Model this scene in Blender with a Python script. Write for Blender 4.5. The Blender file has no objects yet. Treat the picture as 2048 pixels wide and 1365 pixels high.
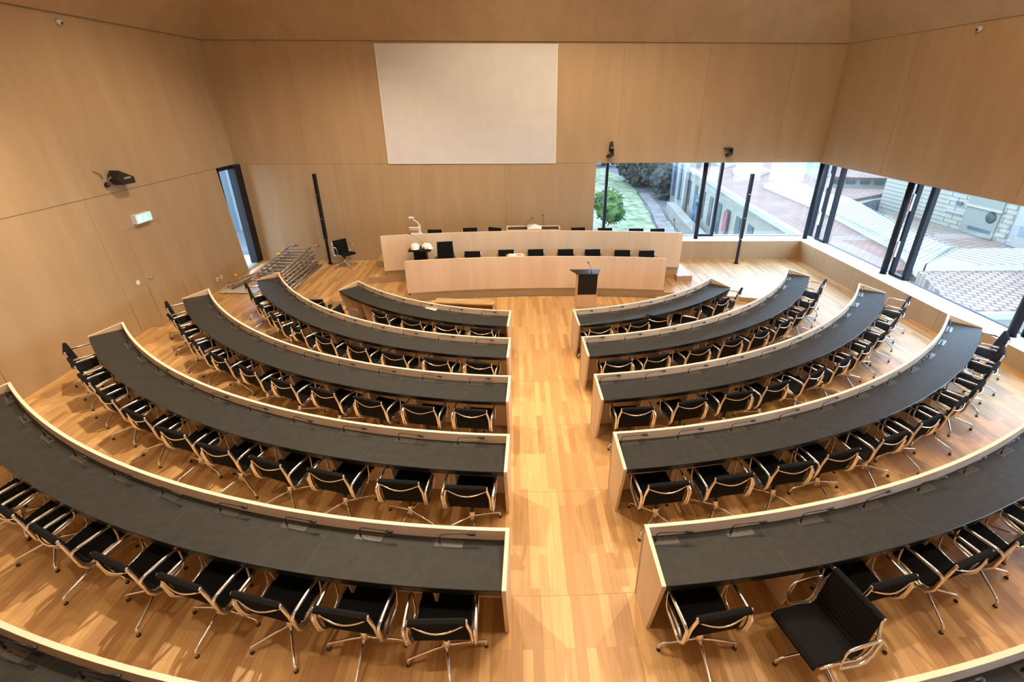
import bpy, bmesh, math, random
from mathutils import Vector, Matrix
random.seed(7)
sc = bpy.context.scene
COL = sc.collection
PI = math.pi

# ------------------------------------------------------------------ camera
F_PX, PX, PY = 945.15, 1057.02, 628.77
YAW, PITCH, ROLL = 0.0242, 0.4289, -0.0034
CAMZ = 5.055
cyw, syw, cp, sp = math.cos(YAW), math.sin(YAW), math.cos(PITCH), math.sin(PITCH)
fwd = Vector((syw*cp, cyw*cp, -sp))
rgt0 = Vector((cyw, -syw, 0))
up0 = rgt0.cross(fwd)
cr, sr = math.cos(ROLL), math.sin(ROLL)
rgt = rgt0*cr + up0*sr
upv = -rgt0*sr + up0*cr
cam_d = bpy.data.cameras.new('camera')
cam = bpy.data.objects.new('camera', cam_d)
COL.objects.link(cam)
M = Matrix((( rgt.x, upv.x, -fwd.x, 0), (rgt.y, upv.y, -fwd.y, 0), (rgt.z, upv.z, -fwd.z, CAMZ), (0, 0, 0, 1)))
cam.matrix_world = M
cam_d.sensor_fit = 'HORIZONTAL'
cam_d.sensor_width = 36
cam_d.lens = F_PX*36/2048
cam_d.shift_x = (1024-PX)/2048
cam_d.shift_y = (PY-682.5)/2048
cam_d.clip_end = 400
sc.camera = cam

# ------------------------------------------------------------------ view, world, lamps
vs = sc.view_settings
vs.view_transform = 'Standard'; vs.look = 'None'; vs.gamma = 1; vs.use_curve_mapping = False
vs.exposure = 0.0
SKY = 11.3
w = bpy.data.worlds.new('world'); sc.world = w; w.use_nodes = True
wn = w.node_tree.nodes; wl = w.node_tree.links
for n in list(wn): wn.remove(n)
wo = wn.new('ShaderNodeOutputWorld'); wb = wn.new('ShaderNodeBackground')
wt = wn.new('ShaderNodeTexCoord'); ws = wn.new('ShaderNodeSeparateXYZ'); wr = wn.new('ShaderNodeValToRGB')
wl.new(wt.outputs['Generated'], ws.inputs[0]); wl.new(ws.outputs['Z'], wr.inputs[0])
wr.color_ramp.elements[0].position = 0.0; wr.color_ramp.elements[0].color = (0.56, 0.76, 1.0, 1)
wr.color_ramp.elements[1].position = 0.6; wr.color_ramp.elements[1].color = (0.46, 0.69, 1.0, 1)
wl.new(wr.outputs[0], wb.inputs[0]); wb.inputs[1].default_value = SKY
wl.new(wb.outputs[0], wo.inputs[0])

def spot(x, y, z, energy, tx, ty, size=130, blend=0.5, rad=0.12, col=(1.0, 0.785, 0.545)):
    d = bpy.data.lights.new('ceiling_spot', 'SPOT'); o = bpy.data.objects.new('ceiling_spot', d)
    COL.objects.link(o); o.location = (x, y, z)
    o.rotation_euler = Vector((tx-x, ty-y, -z)).to_track_quat('-Z', 'Y').to_euler()
    d.energy = energy; d.spot_size = math.radians(size); d.spot_blend = blend; d.shadow_soft_size = rad; d.color = col
    return o
LP = 1420
for (x, y, tx, ty, e) in [(-4.4, 7.4, -6.2, 3.6, 1.75), (-1.4, 7.8, -3.2, 3.0, .56), (2.2, 7.8, 3.4, 3.0, .56), (5.2, 7.4, 5.8, 3.0, 1.0),
                       (-3.4, 10.4, -5.4, 11.0, 1.0), (0.4, 10.0, 0.0, 13.2, .80), (3.6, 10.4, 3.4, 12.4, .45)]:
    spot(x, y, 9.5, LP*e, tx, ty, size=104, blend=.6, rad=.09)
for (x, y, tx, ty, e) in [(-3.2, 1.2, -4.6, 6.0, .42), (0.6, 0.8, 0.4, 6.5, .30), (4.0, 1.2, 4.6, 6.0, .36)]:
    spot(x, y, 9.5, LP*e, tx, ty, size=100, blend=.7, rad=.09)
for (x, y, e) in [(-2.0, 6.0, 200), (4.2, 5.0, 900)]:  # point lights added as ambient fill for the upper walls and ceiling
    d = bpy.data.lights.new('ambient_fill', 'POINT'); o = bpy.data.objects.new('ambient_fill', d); COL.objects.link(o)
    o.location = (x, y, 9.3); d.energy = e; d.shadow_soft_size = .3; d.color = (1.0, .785, .545)

# ------------------------------------------------------------------ materials
MATS = {}
def mat(name, col, rough=0.5, metal=0.0, spec=0.5, emit=None, estr=0.0, trans=0.0, coat=0.0):
    m = bpy.data.materials.new(name); m.use_nodes = True
    b = m.node_tree.nodes['Principled BSDF']
    b.inputs['Base Color'].default_value = (*col, 1)
    b.inputs['Roughness'].default_value = rough
    b.inputs['Metallic'].default_value = metal
    b.inputs['Specular IOR Level'].default_value = spec
    if coat: b.inputs['Coat Weight'].default_value = coat; b.inputs['Coat Roughness'].default_value = 0.38
    if emit: b.inputs['Emission Color'].default_value = (*emit, 1); b.inputs['Emission Strength'].default_value = estr
    MATS[name] = m
    return m
def mixcol(m, colA, colB, scale, detail=3, lo=0.35, hi=0.65, coord='Object', dist=0.0, bump=0.0, bscale=None):
    nt = m.node_tree; n = nt.nodes; l = nt.links; b = n['Principled BSDF']
    tc = n.new('ShaderNodeTexCoord'); mp = n.new('ShaderNodeMapping'); nz = n.new('ShaderNodeTexNoise'); cr_ = n.new('ShaderNodeValToRGB')
    mp.inputs['Scale'].default_value = scale
    nz.inputs['Scale'].default_value = 1; nz.inputs['Detail'].default_value = detail; nz.inputs['Distortion'].default_value = dist
    l.new(tc.outputs[coord], mp.inputs[0]); l.new(mp.outputs[0], nz.inputs['Vector']); l.new(nz.outputs['Fac'], cr_.inputs[0])
    cr_.color_ramp.elements[0].position = lo; cr_.color_ramp.elements[0].color = (*colA, 1)
    cr_.color_ramp.elements[1].position = hi; cr_.color_ramp.elements[1].color = (*colB, 1)
    l.new(cr_.outputs[0], b.inputs['Base Color'])
    if bump:
        nb = n.new('ShaderNodeTexNoise'); nb.inputs['Scale'].default_value = bscale or 300; nb.inputs['Detail'].default_value = 2
        bp = n.new('ShaderNodeBump'); bp.inputs['Strength'].default_value = bump; bp.inputs['Distance'].default_value = 0.002
        l.new(tc.outputs[coord], nb.inputs['Vector']); l.new(nb.outputs['Fac'], bp.inputs['Height']); l.new(bp.outputs[0], b.inputs['Normal'])
    return m
def veneer(name, a, b_, rough=0.5):
    m = mat(name, a, rough, spec=0.35)
    nt = m.node_tree; n = nt.nodes; l = nt.links; bs = n['Principled BSDF']
    tc = n.new('ShaderNodeTexCoord')
    mp = n.new('ShaderNodeMapping'); mp.inputs['Scale'].default_value = (1.1, 1.1, 0.16)
    n1 = n.new('ShaderNodeTexNoise'); n1.inputs['Scale'].default_value = 2.2; n1.inputs['Detail'].default_value = 3; n1.inputs['Distortion'].default_value = 0.6
    mp2 = n.new('ShaderNodeMapping'); mp2.inputs['Scale'].default_value = (60, 60, 3.0)
    n2 = n.new('ShaderNodeTexNoise'); n2.inputs['Scale'].default_value = 1; n2.inputs['Detail'].default_value = 2
    l.new(tc.outputs['Object'], mp.inputs[0]); l.new(mp.outputs[0], n1.inputs['Vector'])
    l.new(tc.outputs['Object'], mp2.inputs[0]); l.new(mp2.outputs[0], n2.inputs['Vector'])
    ad = n.new('ShaderNodeMath'); ad.operation = 'MULTIPLY_ADD'; ad.inputs[1].default_value = 0.25
    l.new(n2.outputs['Fac'], ad.inputs[0]); l.new(n1.outputs['Fac'], ad.inputs[2])
    rp = n.new('ShaderNodeValToRGB')
    rp.color_ramp.elements[0].position = 0.42; rp.color_ramp.elements[0].color = (*a, 1)
    rp.color_ramp.elements[1].position = 0.85; rp.color_ramp.elements[1].color = (*b_, 1)
    l.new(ad.outputs[0], rp.inputs[0]); l.new(rp.outputs[0], bs.inputs['Base Color'])
    return m
veneer('wall_wood', (0.375, 0.262, 0.148), (0.430, 0.306, 0.178), 0.55)
veneer('desk_wood', (0.66, 0.51, 0.36), (0.76, 0.61, 0.45), 0.45)
veneer('desk_edge_wood', (0.84, 0.675, 0.53), (0.90, 0.745, 0.60), 0.45)

# oak strip floor
m = mat('oak_floor', (0.5, 0.3, 0.13), 0.50, spec=0.7, coat=0.2)
nt = m.node_tree; n = nt.nodes; l = nt.links; bs = n['Principled BSDF']
tc = n.new('ShaderNodeTexCoord'); mp = n.new('ShaderNodeMapping'); mp.inputs['Rotation'].default_value = (0, 0, PI/2)
bt = n.new('ShaderNodeTexBrick'); bt.offset = 0.37; bt.offset_frequency = 2; bt.squash = 1.0
bt.inputs['Scale'].default_value = 1.0; bt.inputs['Brick Width'].default_value = 1.1; bt.inputs['Row Height'].default_value = 0.095
bt.inputs['Mortar Size'].default_value = 0.0009; bt.inputs['Mortar Smooth'].default_value = 0.1; bt.inputs['Bias'].default_value = 0.0
bt.inputs['Color1'].default_value = (0.70, 0.44, 0.185, 1); bt.inputs['Color2'].default_value = (0.45, 0.245, 0.088, 1); bt.inputs['Mortar'].default_value = (0.30, 0.16, 0.06, 1)
l.new(tc.outputs['Object'], mp.inputs[0]); l.new(mp.outputs[0], bt.inputs['Vector'])
mp2 = n.new('ShaderNodeMapping'); mp2.inputs['Scale'].default_value = (55, 2.2, 10); l.new(tc.outputs['Object'], mp2.inputs[0])
nz = n.new('ShaderNodeTexNoise'); nz.inputs['Scale'].default_value = 1.0; nz.inputs['Detail'].default_value = 3; nz.inputs['Distortion'].default_value = 0.5
l.new(mp2.outputs[0], nz.inputs['Vector'])
rp = n.new('ShaderNodeValToRGB'); rp.color_ramp.elements[0].position = 0.3; rp.color_ramp.elements[0].color = (0.86, 0.84, 0.80, 1)
rp.color_ramp.elements[1].position = 0.7; rp.color_ramp.elements[1].color = (1.06, 1.06, 1.06, 1); l.new(nz.outputs['Fac'], rp.inputs[0])
mx = n.new('ShaderNodeMixRGB'); mx.blend_type = 'MULTIPLY'; mx.inputs[0].default_value = 1.0
l.new(bt.outputs['Color'], mx.inputs[1]); l.new(rp.outputs[0], mx.inputs[2]); l.new(mx.outputs[0], bs.inputs['Base Color'])

mixcol(mat('leather', (0.1, 0.1, 0.1), 0.50, spec=0.15), (0.029, 0.030, 0.031), (0.037, 0.038, 0.039), (14, 14, 14), bump=0.25, bscale=500)
mat('black_lacquer', (0.012, 0.012, 0.013), 0.22)
mat('console_plate', (0.050, 0.050, 0.048), 0.28)
mat('dark_mark', (0.015, 0.015, 0.015), 0.5)
mat('step_joint', (0.38, 0.225, 0.095), 0.6)
mat('seam_line', (0.17, 0.10, 0.045), 0.7)
mat('leather_seam', (0.075, 0.07, 0.065), 0.6)
mixcol(mat('hopsack', (0.012, 0.012, 0.014), 0.92, spec=0.12), (0.0070, 0.0072, 0.0082), (0.0130, 0.0132, 0.0146), (220, 220, 220), bump=0.3, bscale=700)
mat('chrome', (0.90, 0.91, 0.94), 0.19, metal=1.0)
mat('black_plastic', (0.012, 0.012, 0.013), 0.45)
mat('black_metal', (0.010, 0.010, 0.012), 0.45, spec=0.25)
mat('frame_metal', (0.008, 0.010, 0.015), 0.5, spec=0.25)
mixcol(mat('screen_fabric', (0.76, 0.74, 0.72), 0.9, spec=0.1), (0.60, 0.60, 0.60), (0.63, 0.63, 0.63), (3, 3, 3))
mat('white_paint', (0.80, 0.79, 0.77), 0.45)
mat('white_plastic', (0.82, 0.82, 0.81), 0.35)
mat('helmet_white', (0.88, 0.88, 0.87), 0.25, coat=0.5)
mat('paper', (0.80, 0.80, 0.81), 0.8)
mat('paper_red', (0.62, 0.26, 0.24), 0.8)
mixcol(mat('aluminium', (0.45, 0.42, 0.40), 0.5, metal=0.45), (0.25, 0.225, 0.205), (0.42, 0.385, 0.355), (9, 9, 9))
mixcol(mat('tube_grey', (0.3, 0.27, 0.23), 0.5, metal=.3), (0.27, 0.235, 0.20), (0.42, 0.37, 0.31), (9, 9, 9))
mat('orange_plastic', (0.55, 0.10, 0.035), 0.5)
mat('yellow_plastic', (0.80, 0.52, 0.02), 0.5)
mixcol(mat('plywood', (0.6, 0.42, 0.22), 0.65), (0.52, 0.35, 0.17), (0.66, 0.48, 0.26), (2, 14, 8))
mixcol(mat('sheet_plastic', (0.6, 0.58, 0.55), 0.4), (0.52, 0.50, 0.47), (0.68, 0.66, 0.63), (6, 6, 6))
mixcol(mat('brown_leather', (0.30, 0.11, 0.03), 0.4), (0.20, 0.065, 0.018), (0.40, 0.15, 0.045), (12, 12, 12))
mat('grille_dark', (0.05, 0.035, 0.02), 0.7)
mat('lens_glass', (0.02, 0.02, 0.03), 0.05)
mat('led_green', (0.3, 0.9, 0.02), 0.5, emit=(0.35, 1.0, 0.02), estr=1.2)
mat('exit_lit', (0.35, 0.8, 0.65), 0.5, emit=(0.42, 0.92, 0.76), estr=0.62)
mat('exit_white', (0.9, 0.97, 0.97), 0.5, emit=(0.85, 1.0, 0.98), estr=0.85)
# thin window glass: mostly clear, a little mirror
m = bpy.data.materials.new('window_glass'); m.use_nodes = True; MATS['window_glass'] = m
nt = m.node_tree; n = nt.nodes; l = nt.links; n.remove(n['Principled BSDF'])
tr = n.new('ShaderNodeBsdfTransparent'); tr.inputs[0].default_value = (0.965, 0.98, 0.985, 1)
gl = n.new('ShaderNodeBsdfGlossy'); gl.inputs['Roughness'].default_value = 0.02; gl.inputs[0].default_value = (0.9, 0.95, 1, 1)
fr0 = n.new('ShaderNodeLayerWeight'); fr0.inputs[0].default_value = 0.5
fr1 = n.new('ShaderNodeMath'); fr1.operation = 'POWER'; fr1.inputs[1].default_value = 4.0; l.new(fr0.outputs['Facing'], fr1.inputs[0])
fr = n.new('ShaderNodeMath'); fr.operation = 'MULTIPLY_ADD'; fr.inputs[1].default_value = 0.5; fr.inputs[2].default_value = 0.03; l.new(fr1.outputs[0], fr.inputs[0])
ms = n.new('ShaderNodeMixShader'); l.new(fr.outputs[0], ms.inputs[0]); l.new(tr.outputs[0], ms.inputs[1]); l.new(gl.outputs[0], ms.inputs[2])
l.new(ms.outputs[0], n['Material Output'].inputs[0])
# outdoors
mixcol(mat('grass', (0.06, 0.1, 0.04), 0.95, spec=0.1), (0.060, 0.100, 0.045), (0.190, 0.190, 0.145), (0.8, 0.8, 0.8), detail=6)
mixcol(mat('leaves_dark', (0.02, 0.035, 0.03), 0.9, spec=0.1), (0.006, 0.014, 0.013), (0.030, 0.046, 0.038), (1.4, 1.4, 1.4), detail=5)
mixcol(mat('leaves_grey', (0.05, 0.06, 0.06), 0.9, spec=0.1), (0.018, 0.022, 0.022), (0.055, 0.062, 0.050), (1.8, 1.8, 1.8), detail=5)
mixcol(mat('leaves_green', (0.04, 0.07, 0.02), 0.9, spec=0.1), (0.010, 0.026, 0.012), (0.065, 0.100, 0.022), (1.6, 1.6, 1.6), detail=5)
mat('bark', (0.04, 0.035, 0.03), 0.9)
mixcol(mat('asphalt', (0.09, 0.09, 0.10), 0.9), (0.055, 0.058, 0.066), (0.085, 0.087, 0.095), (0.5, 0.5, 0.5))
mixcol(mat('gravel', (0.12, 0.11, 0.11), 0.9), (0.075, 0.066, 0.062), (0.120, 0.114, 0.112), (0.7, 0.7, 0.7))
mixcol(mat('stone_pale', (0.15, 0.15, 0.145), 0.9), (0.115, 0.108, 0.094), (0.150, 0.142, 0.128), (0.6, 0.6, 0.6))
mixcol(mat('render_cream', (0.16, 0.165, 0.155), 0.9), (0.150, 0.152, 0.128), (0.180, 0.180, 0.155), (0.4, 0.4, 0.4))
mixcol(mat('render_grey', (0.13, 0.14, 0.14), 0.9), (0.100, 0.112, 0.108), (0.130, 0.142, 0.136), (0.5, 0.5, 0.5))
mat('stone_white', (0.24, 0.235, 0.215), 0.9); mat('stone_blue', (0.125, 0.145, 0.15), 0.9)
mat('trim_pale', (0.20, 0.205, 0.195), 0.7)
mat('slate_blue', (0.045, 0.06, 0.085), 0.6)
mat('window_dark', (0.05, 0.065, 0.075), 0.3)
mat('white_metal_roof', (0.30, 0.30, 0.28), 0.6, spec=.2)
mat('roof_seam', (0.13, 0.145, 0.155), 0.6)
mat('facade_cream', (0.215, 0.210, 0.175), 0.9); mat('panel_grey', (0.135, 0.145, 0.125), 0.9); mat('panel_dark', (0.05, 0.06, 0.06), 0.9)
mat('banner_red', (0.20, 0.05, 0.06), 0.8)
mat('banner_blue', (0.03, 0.07, 0.14), 0.8)
def tiles(name, a, b_, mortar, rot):
    m = mat(name, a, 0.85, spec=0.2)
    nt = m.node_tree; n = nt.nodes; l = nt.links; bs = n['Principled BSDF']
    tc = n.new('ShaderNodeTexCoord'); mp = n.new('ShaderNodeMapping'); mp.inputs['Rotation'].default_value = (0, 0, rot)
    bt = n.new('ShaderNodeTexBrick'); bt.inputs['Scale'].default_value = 1; bt.inputs['Brick Width'].default_value = 0.42; bt.inputs['Row Height'].default_value = 0.34
    bt.inputs['Mortar Size'].default_value = 0.06; bt.inputs['Mortar Smooth'].default_value = 0.5
    bt.inputs['Color1'].default_value = (*a, 1); bt.inputs['Color2'].default_value = (*b_, 1); bt.inputs['Mortar'].default_value = (*mortar, 1)
    l.new(tc.outputs['Object'], mp.inputs[0]); l.new(mp.outputs[0], bt.inputs['Vector'])
    nz = n.new('ShaderNodeTexNoise'); nz.inputs['Scale'].default_value = 0.5; nz.inputs['Detail'].default_value = 4; l.new(tc.outputs['Object'], nz.inputs['Vector'])
    rp = n.new('ShaderNodeValToRGB'); rp.color_ramp.elements[0].position = 0.3; rp.color_ramp.elements[0].color = (0.85, 0.85, 0.88, 1)
    rp.color_ramp.elements[1].position = 0.7; rp.color_ramp.elements[1].color = (1.1, 1.1, 1.1, 1); l.new(nz.outputs['Fac'], rp.inputs[0])
    mx = n.new('ShaderNodeMixRGB'); mx.blend_type = 'MULTIPLY'; mx.inputs[0].default_value = 1
    l.new(bt.outputs['Color'], mx.inputs[1]); l.new(rp.outputs[0], mx.inputs[2]); l.new(mx.outputs[0], bs.inputs['Base Color'])
tiles('roof_tiles', (0.150, 0.092, 0.072), (0.170, 0.108, 0.086), (0.112, 0.074, 0.062), 0.2)
tiles('roof_tiles_near', (0.215, 0.160, 0.125), (0.180, 0.130, 0.102), (0.085, 0.062, 0.056), 0.5)

def warm(names, fr, fg, fb):
    for nm in names:
        for nd in MATS[nm].node_tree.nodes:
            if nd.type == 'VALTORGB' and nd.inputs[0].links and len(nd.outputs[0].links) and nd.outputs[0].links[0].to_node.type == 'BSDF_PRINCIPLED':
                for e in nd.color_ramp.elements: c_ = e.color; e.color = (c_[0]*fr, c_[1]*fg, c_[2]*fb, 1)
            elif nd.type == 'TEX_BRICK':
                for k in ('Color1', 'Color2', 'Mortar'): c_ = nd.inputs[k].default_value; nd.inputs[k].default_value = (c_[0]*fr, c_[1]*fg, c_[2]*fb, 1)
            elif nd.type == 'BSDF_PRINCIPLED' and not nd.inputs['Base Color'].links:
                c_ = nd.inputs['Base Color'].default_value; nd.inputs['Base Color'].default_value = (c_[0]*fr, c_[1]*fg, c_[2]*fb, 1)
warm(['grass', 'asphalt', 'gravel', 'stone_pale', 'render_cream', 'render_grey', 'facade_cream', 'panel_grey', 'roof_tiles', 'roof_tiles_near', 'white_metal_roof', 'trim_pale'], 1.12, 1.0, .88)

# ------------------------------------------------------------------ mesh helpers
class MB:
    def __init__(s, org=(0, 0, 0)):
        s.v = []; s.f = []; s.m = []; s.mats = []; s.o = Vector(org); s.sm = []
    def mi(s, name):
        if name not in s.mats: s.mats.append(name)
        return s.mats.index(name)
    def add(s, vs_, fs, mt, smooth=False):
        b = len(s.v); k = s.mi(mt)
        s.v += [tuple(Vector(p)-s.o) for p in vs_]
        for f in fs: s.f.append(tuple(b+i for i in f)); s.m.append(k); s.sm.append(smooth)
    def box(s, x0, x1, y0, y1, z0, z1, mt, rz=0, ctr=None):
        P = [(x0, y0, z0), (x1, y0, z0), (x1, y1, z0), (x0, y1, z0), (x0, y0, z1), (x1, y0, z1), (x1, y1, z1), (x0, y1, z1)]
        if rz:
            cx, cy_ = ctr if ctr else ((x0+x1)/2, (y0+y1)/2); c_, s_ = math.cos(rz), math.sin(rz)
            P = [(cx+(x-cx)*c_-(y-cy_)*s_, cy_+(x-cx)*s_+(y-cy_)*c_, z) for x, y, z in P]
        s.add(P, [(0, 3, 2, 1), (4, 5, 6, 7), (0, 1, 5, 4), (1, 2, 6, 5), (2, 3, 7, 6), (3, 0, 4, 7)], mt)
    def prism(s, poly, z0, z1, mt, side=None):
        """horizontal polygon (counter-clockwise) extruded; z1 may be a list"""
        n_ = len(poly)
        A = sum(poly[i][0]*poly[(i+1) % n_][1]-poly[(i+1) % n_][0]*poly[i][1] for i in range(n_))
        if A < 0:
            poly = poly[::-1]
            if isinstance(z1, (list, tuple)): z1 = z1[::-1]
        zt = z1 if isinstance(z1, (list, tuple)) else [z1]*n_
        P = [(x, y, z0) for x, y in poly]+[(x, y, z) for (x, y), z in zip(poly, zt)]
        F = [tuple(range(n_-1, -1, -1)), tuple(range(n_, 2*n_))]; G = [(i, (i+1) % n_, n_+(i+1) % n_, n_+i) for i in range(n_)]
        s.add(P, F if side else F+G, mt)
        if side: s.add(P, G, side)
    def hexa(s, P, mt):
        s.add(P, [(0, 3, 2, 1), (4, 5, 6, 7), (0, 1, 5, 4), (1, 2, 6, 5), (2, 3, 7, 6), (3, 0, 4, 7)], mt)
    def sweep(s, profs, mt, close=False, smooth=False, caps=True):
        """profs: list of rings of equal size"""
        n_ = len(profs[0]); P = [p for r_ in profs for p in r_]; F = []
        R = len(profs)
        for i in range(R if close else R-1):
            for j in range(n_):
                a = i*n_+j; b = i*n_+(j+1) % n_; c = ((i+1) % R)*n_+(j+1) % n_; d = ((i+1) % R)*n_+j
                F.append((a, b, c, d))
        if caps and not close: F += [tuple(range(n_-1, -1, -1)), tuple(range((R-1)*n_, R*n_))]
        s.add(P, F, mt, smooth)
    def arc(s, cx, cy_, prof, a0, a1, steps, mt, sgn=-1):
        """prof: (r,z) ring swept in angle about (cx,cy)"""
        rings = []
        for i in range(steps+1):
            a = a0+(a1-a0)*i/steps
            rings.append([(cx+r_*math.sin(a), cy_+sgn*r_*math.cos(a), z) for r_, z in prof])
        s.sweep(rings, mt)
    def tube(s, pts, r, mt, seg=8, sx=1.0, close=False, up=Vector((0, 0, 1))):
        pts = [Vector(p) for p in pts]; rings = []; N = len(pts)
        rr_ = r if isinstance(r, (list, tuple)) else [r]*N
        for i, p in enumerate(pts):
            if close: t = pts[(i+1) % N]-pts[i-1]
            else: t = pts[min(i+1, N-1)]-pts[max(i-1, 0)]
            t.normalize()
            a = t.cross(up)
            if a.length < 1e-3: a = t.cross(Vector((0, 1, 0)))
            a.normalize(); b = a.cross(t)
            rings.append([p+(a*math.cos(2*PI*k/seg)*sx+b*math.sin(2*PI*k/seg))*rr_[i] for k in range(seg)])
        s.sweep(rings, mt, close=close, smooth=True)
    def lathe(s, prof, c, mt, seg=16, axis=None, smooth=True):
        """prof list of (r,h) along axis from point c"""
        ax = Vector(axis) if axis else Vector((0, 0, 1)); ax.normalize()
        a = ax.orthogonal().normalized(); b = ax.cross(a); c = Vector(c)
        rings = [[c+ax*h+(a*math.cos(2*PI*k/seg)+b*math.sin(2*PI*k/seg))*max(r_, 1e-4) for k in range(seg)] for r_, h in prof]
        s.sweep(rings, mt, smooth=smooth)
    def build(s, name, parent=None, bevel=0, **tags):
        me = bpy.data.meshes.new(name)
        me.from_pydata(s.v, [], s.f)
        for k in s.mats: me.materials.append(MATS[k])
        for p, k, sm_ in zip(me.polygons, s.m, s.sm): p.material_index = k; p.use_smooth = sm_
        bm = bmesh.new(); bm.from_mesh(me)
        bmesh.ops.recalc_face_normals(bm, faces=bm.faces)
        big = [f for f in bm.faces if len(f.verts) > 4]
        if big: bmesh.ops.triangulate(bm, faces=big)
        bm.to_mesh(me); bm.free(); me.update()
        o = bpy.data.objects.new(name, me); COL.objects.link(o)
        if parent: o.parent = parent
        else: o.location = s.o
        if bevel:
            md = o.modifiers.new('bevel', 'BEVEL'); md.width = bevel; md.segments = 2; md.limit_method = 'ANGLE'
        for k, v in tags.items(): o[k] = v
        return o
def thing(name, loc, label, category, group=None, rz=0):
    o = bpy.data.objects.new(name, None); COL.objects.link(o); o.location = loc; o.rotation_euler = (0, 0, rz)
    o.empty_display_size = 0.2
    o['label'] = label; o['category'] = category
    if group: o['group'] = group
    return o
def copy_tree(o, parent=None):
    c = o.copy(); COL.objects.link(c); c.parent = parent
    for ch in KIDS.get(o.name, []): copy_tree(ch, c)
    return c
KIDS = {}
def kids_index():
    KIDS.clear()
    for o in sc.objects:
        if o.parent: KIDS.setdefault(o.parent.name, []).append(o)
ORD = ['first', 'second', 'third', 'fourth', 'fifth', 'sixth', 'seventh', 'eighth', 'ninth', 'tenth', 'eleventh', 'twelfth', 'thirteenth']
ROWN = ['front', 'second', 'third', 'fourth', 'fifth', 'rearmost']
R = math.radians

# ------------------------------------------------------------------ room geometry (metres)
CX, CY = 0.4843, 15.1596
RR = [5.978, 7.483, 8.990, 10.522, 12.054, 13.549]
FL = [0.0, 0.130, 0.263, 0.383, 0.548, 0.660]
ZT = [0.932, 1.062, 1.195, 1.315, 1.480, 1.592]
PCX, PCY, PR = 0.50, -9.60, 22.0        # centre of the podium arcs (bulging away from the hall)
def yb(x): return 15.155-0.0262*x        # back wall line
XR = 9.33
def P2(r, a): return (CX+r*math.sin(a), CY-r*math.cos(a))

# floor with its tiers
f = MB()
f.box(-10, 10, -5, 16, -0.3, 0.0, 'oak_floor')
# tier 2: outside of the circle r2, joined to the zone in front of the podium arc
def isect():
    out = []
    for sgn in (-1, 1):
        lo, hi = R(30), R(110)
        for _ in range(50):
            mid = (lo+hi)/2; x, y = P2(RR[1], sgn*mid)
            if math.hypot(x-PCX, y-PCY) < PR: lo = mid
            else: hi = mid
        out.append(sgn*lo)
    return out
aL, aR = isect()
pl, pr_ = P2(RR[1], aL), P2(RR[1], aR)
arcpts = [P2(RR[1], aL+(aR-aL)*i/80) for i in range(81)]
f.prism(arcpts+[(10, pr_[1]), (10, -5), (-10, -5), (-10, pl[1])], -0.2, FL[1], 'oak_floor', 'wall_wood')
bL = math.atan2(pl[0]-PCX, pl[1]-PCY); bR = math.atan2(pr_[0]-PCX, pr_[1]-PCY)
fr_arc = [(PCX+PR*math.sin(bL+(bR-bL)*i/60), PCY+PR*math.cos(bL+(bR-bL)*i/60)) for i in range(61)]
f.prism([(-10, pl[1])]+fr_arc+[(10, pr_[1]), (10, 16), (-10, 16)], -0.2, FL[1], 'oak_floor', 'wall_wood')
A0_ = [(-6.03, 6.60), (-4.74, 5.15), (-3.86, 4.22), (-3.29, 3.60), (-2.80, 3.08), (-2.5, 2.75)]
TE = {2: (-55.35, 54.1), 3: (-47.7, 46.6), 4: (-38.9, 38.9), 5: (-34, 34)}
for k in range(2, 6):
    r = RR[k]; a0, a1 = R(TE[k][0]), R(TE[k][1])
    pts = [P2(r, a0+(a1-a0)*i/90) for i in range(91)]
    f.prism([(-10, pts[0][1])]+pts+[(10, pts[-1][1]), (10, -5), (-10, -5)], -0.2+0.01*k, FL[k], 'oak_floor', 'wall_wood')
for k in range(1, 5):      # thin joint at each step edge across the aisle
    a0, a1 = R(A0_[k][0]), R(A0_[k][1]); f.arc(CX, CY, [(RR[k]+.001, FL[k]+.0003), (RR[k]+.005, FL[k]+.0003), (RR[k]+.005, FL[k]+.0012), (RR[k]+.001, FL[k]+.0012)], a0, a1, 10, 'step_joint')
f.build('floor', kind='structure')

# podium platform and side steps (part of the building)
f = MB()
f.arc(PCX, PCY, [(22.13, .12), (23.10, .12), (23.10, .195), (22.13, .195)], R(-8.9), R(9.1), 40, 'oak_floor', sgn=1)
f.build('trim_7', kind='structure')
f = MB()
a0, a1 = R(-10.75), R(10.55)
pf = [(PCX+23.15*math.sin(a0+(a1-a0)*i/40), PCY+23.15*math.cos(a0+(a1-a0)*i/40)) for i in range(41)]
f.prism(pf+[(4.72, yb(4.72)+.1), (-3.85, yb(-3.85)+.1)], 0.10, 0.53, 'oak_floor', 'wall_wood')
f.build('trim_1', kind='structure')
f = MB()
f.prism([(-4.33, 13.07), (-3.82, 13.12), (-3.80, 13.95), (-4.33, 13.95)], 0.10, 0.33, 'oak_floor', 'wall_wood')
f.prism([(-4.33, 13.95), (-3.85, 13.95), (-3.85, yb(-4)+.05), (-4.33, yb(-4)+.05)], 0.10, 0.53, 'oak_floor', 'wall_wood')
f.build('trim_2', kind='structure')
f = MB()
f.prism([(4.66, 12.90), (5.12, 12.93), (5.12, yb(5)+.05), (4.70, yb(5)+.05)], 0.10, 0.31, 'oak_floor', 'wall_wood')
f.build('trim_3', kind='structure')
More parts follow.
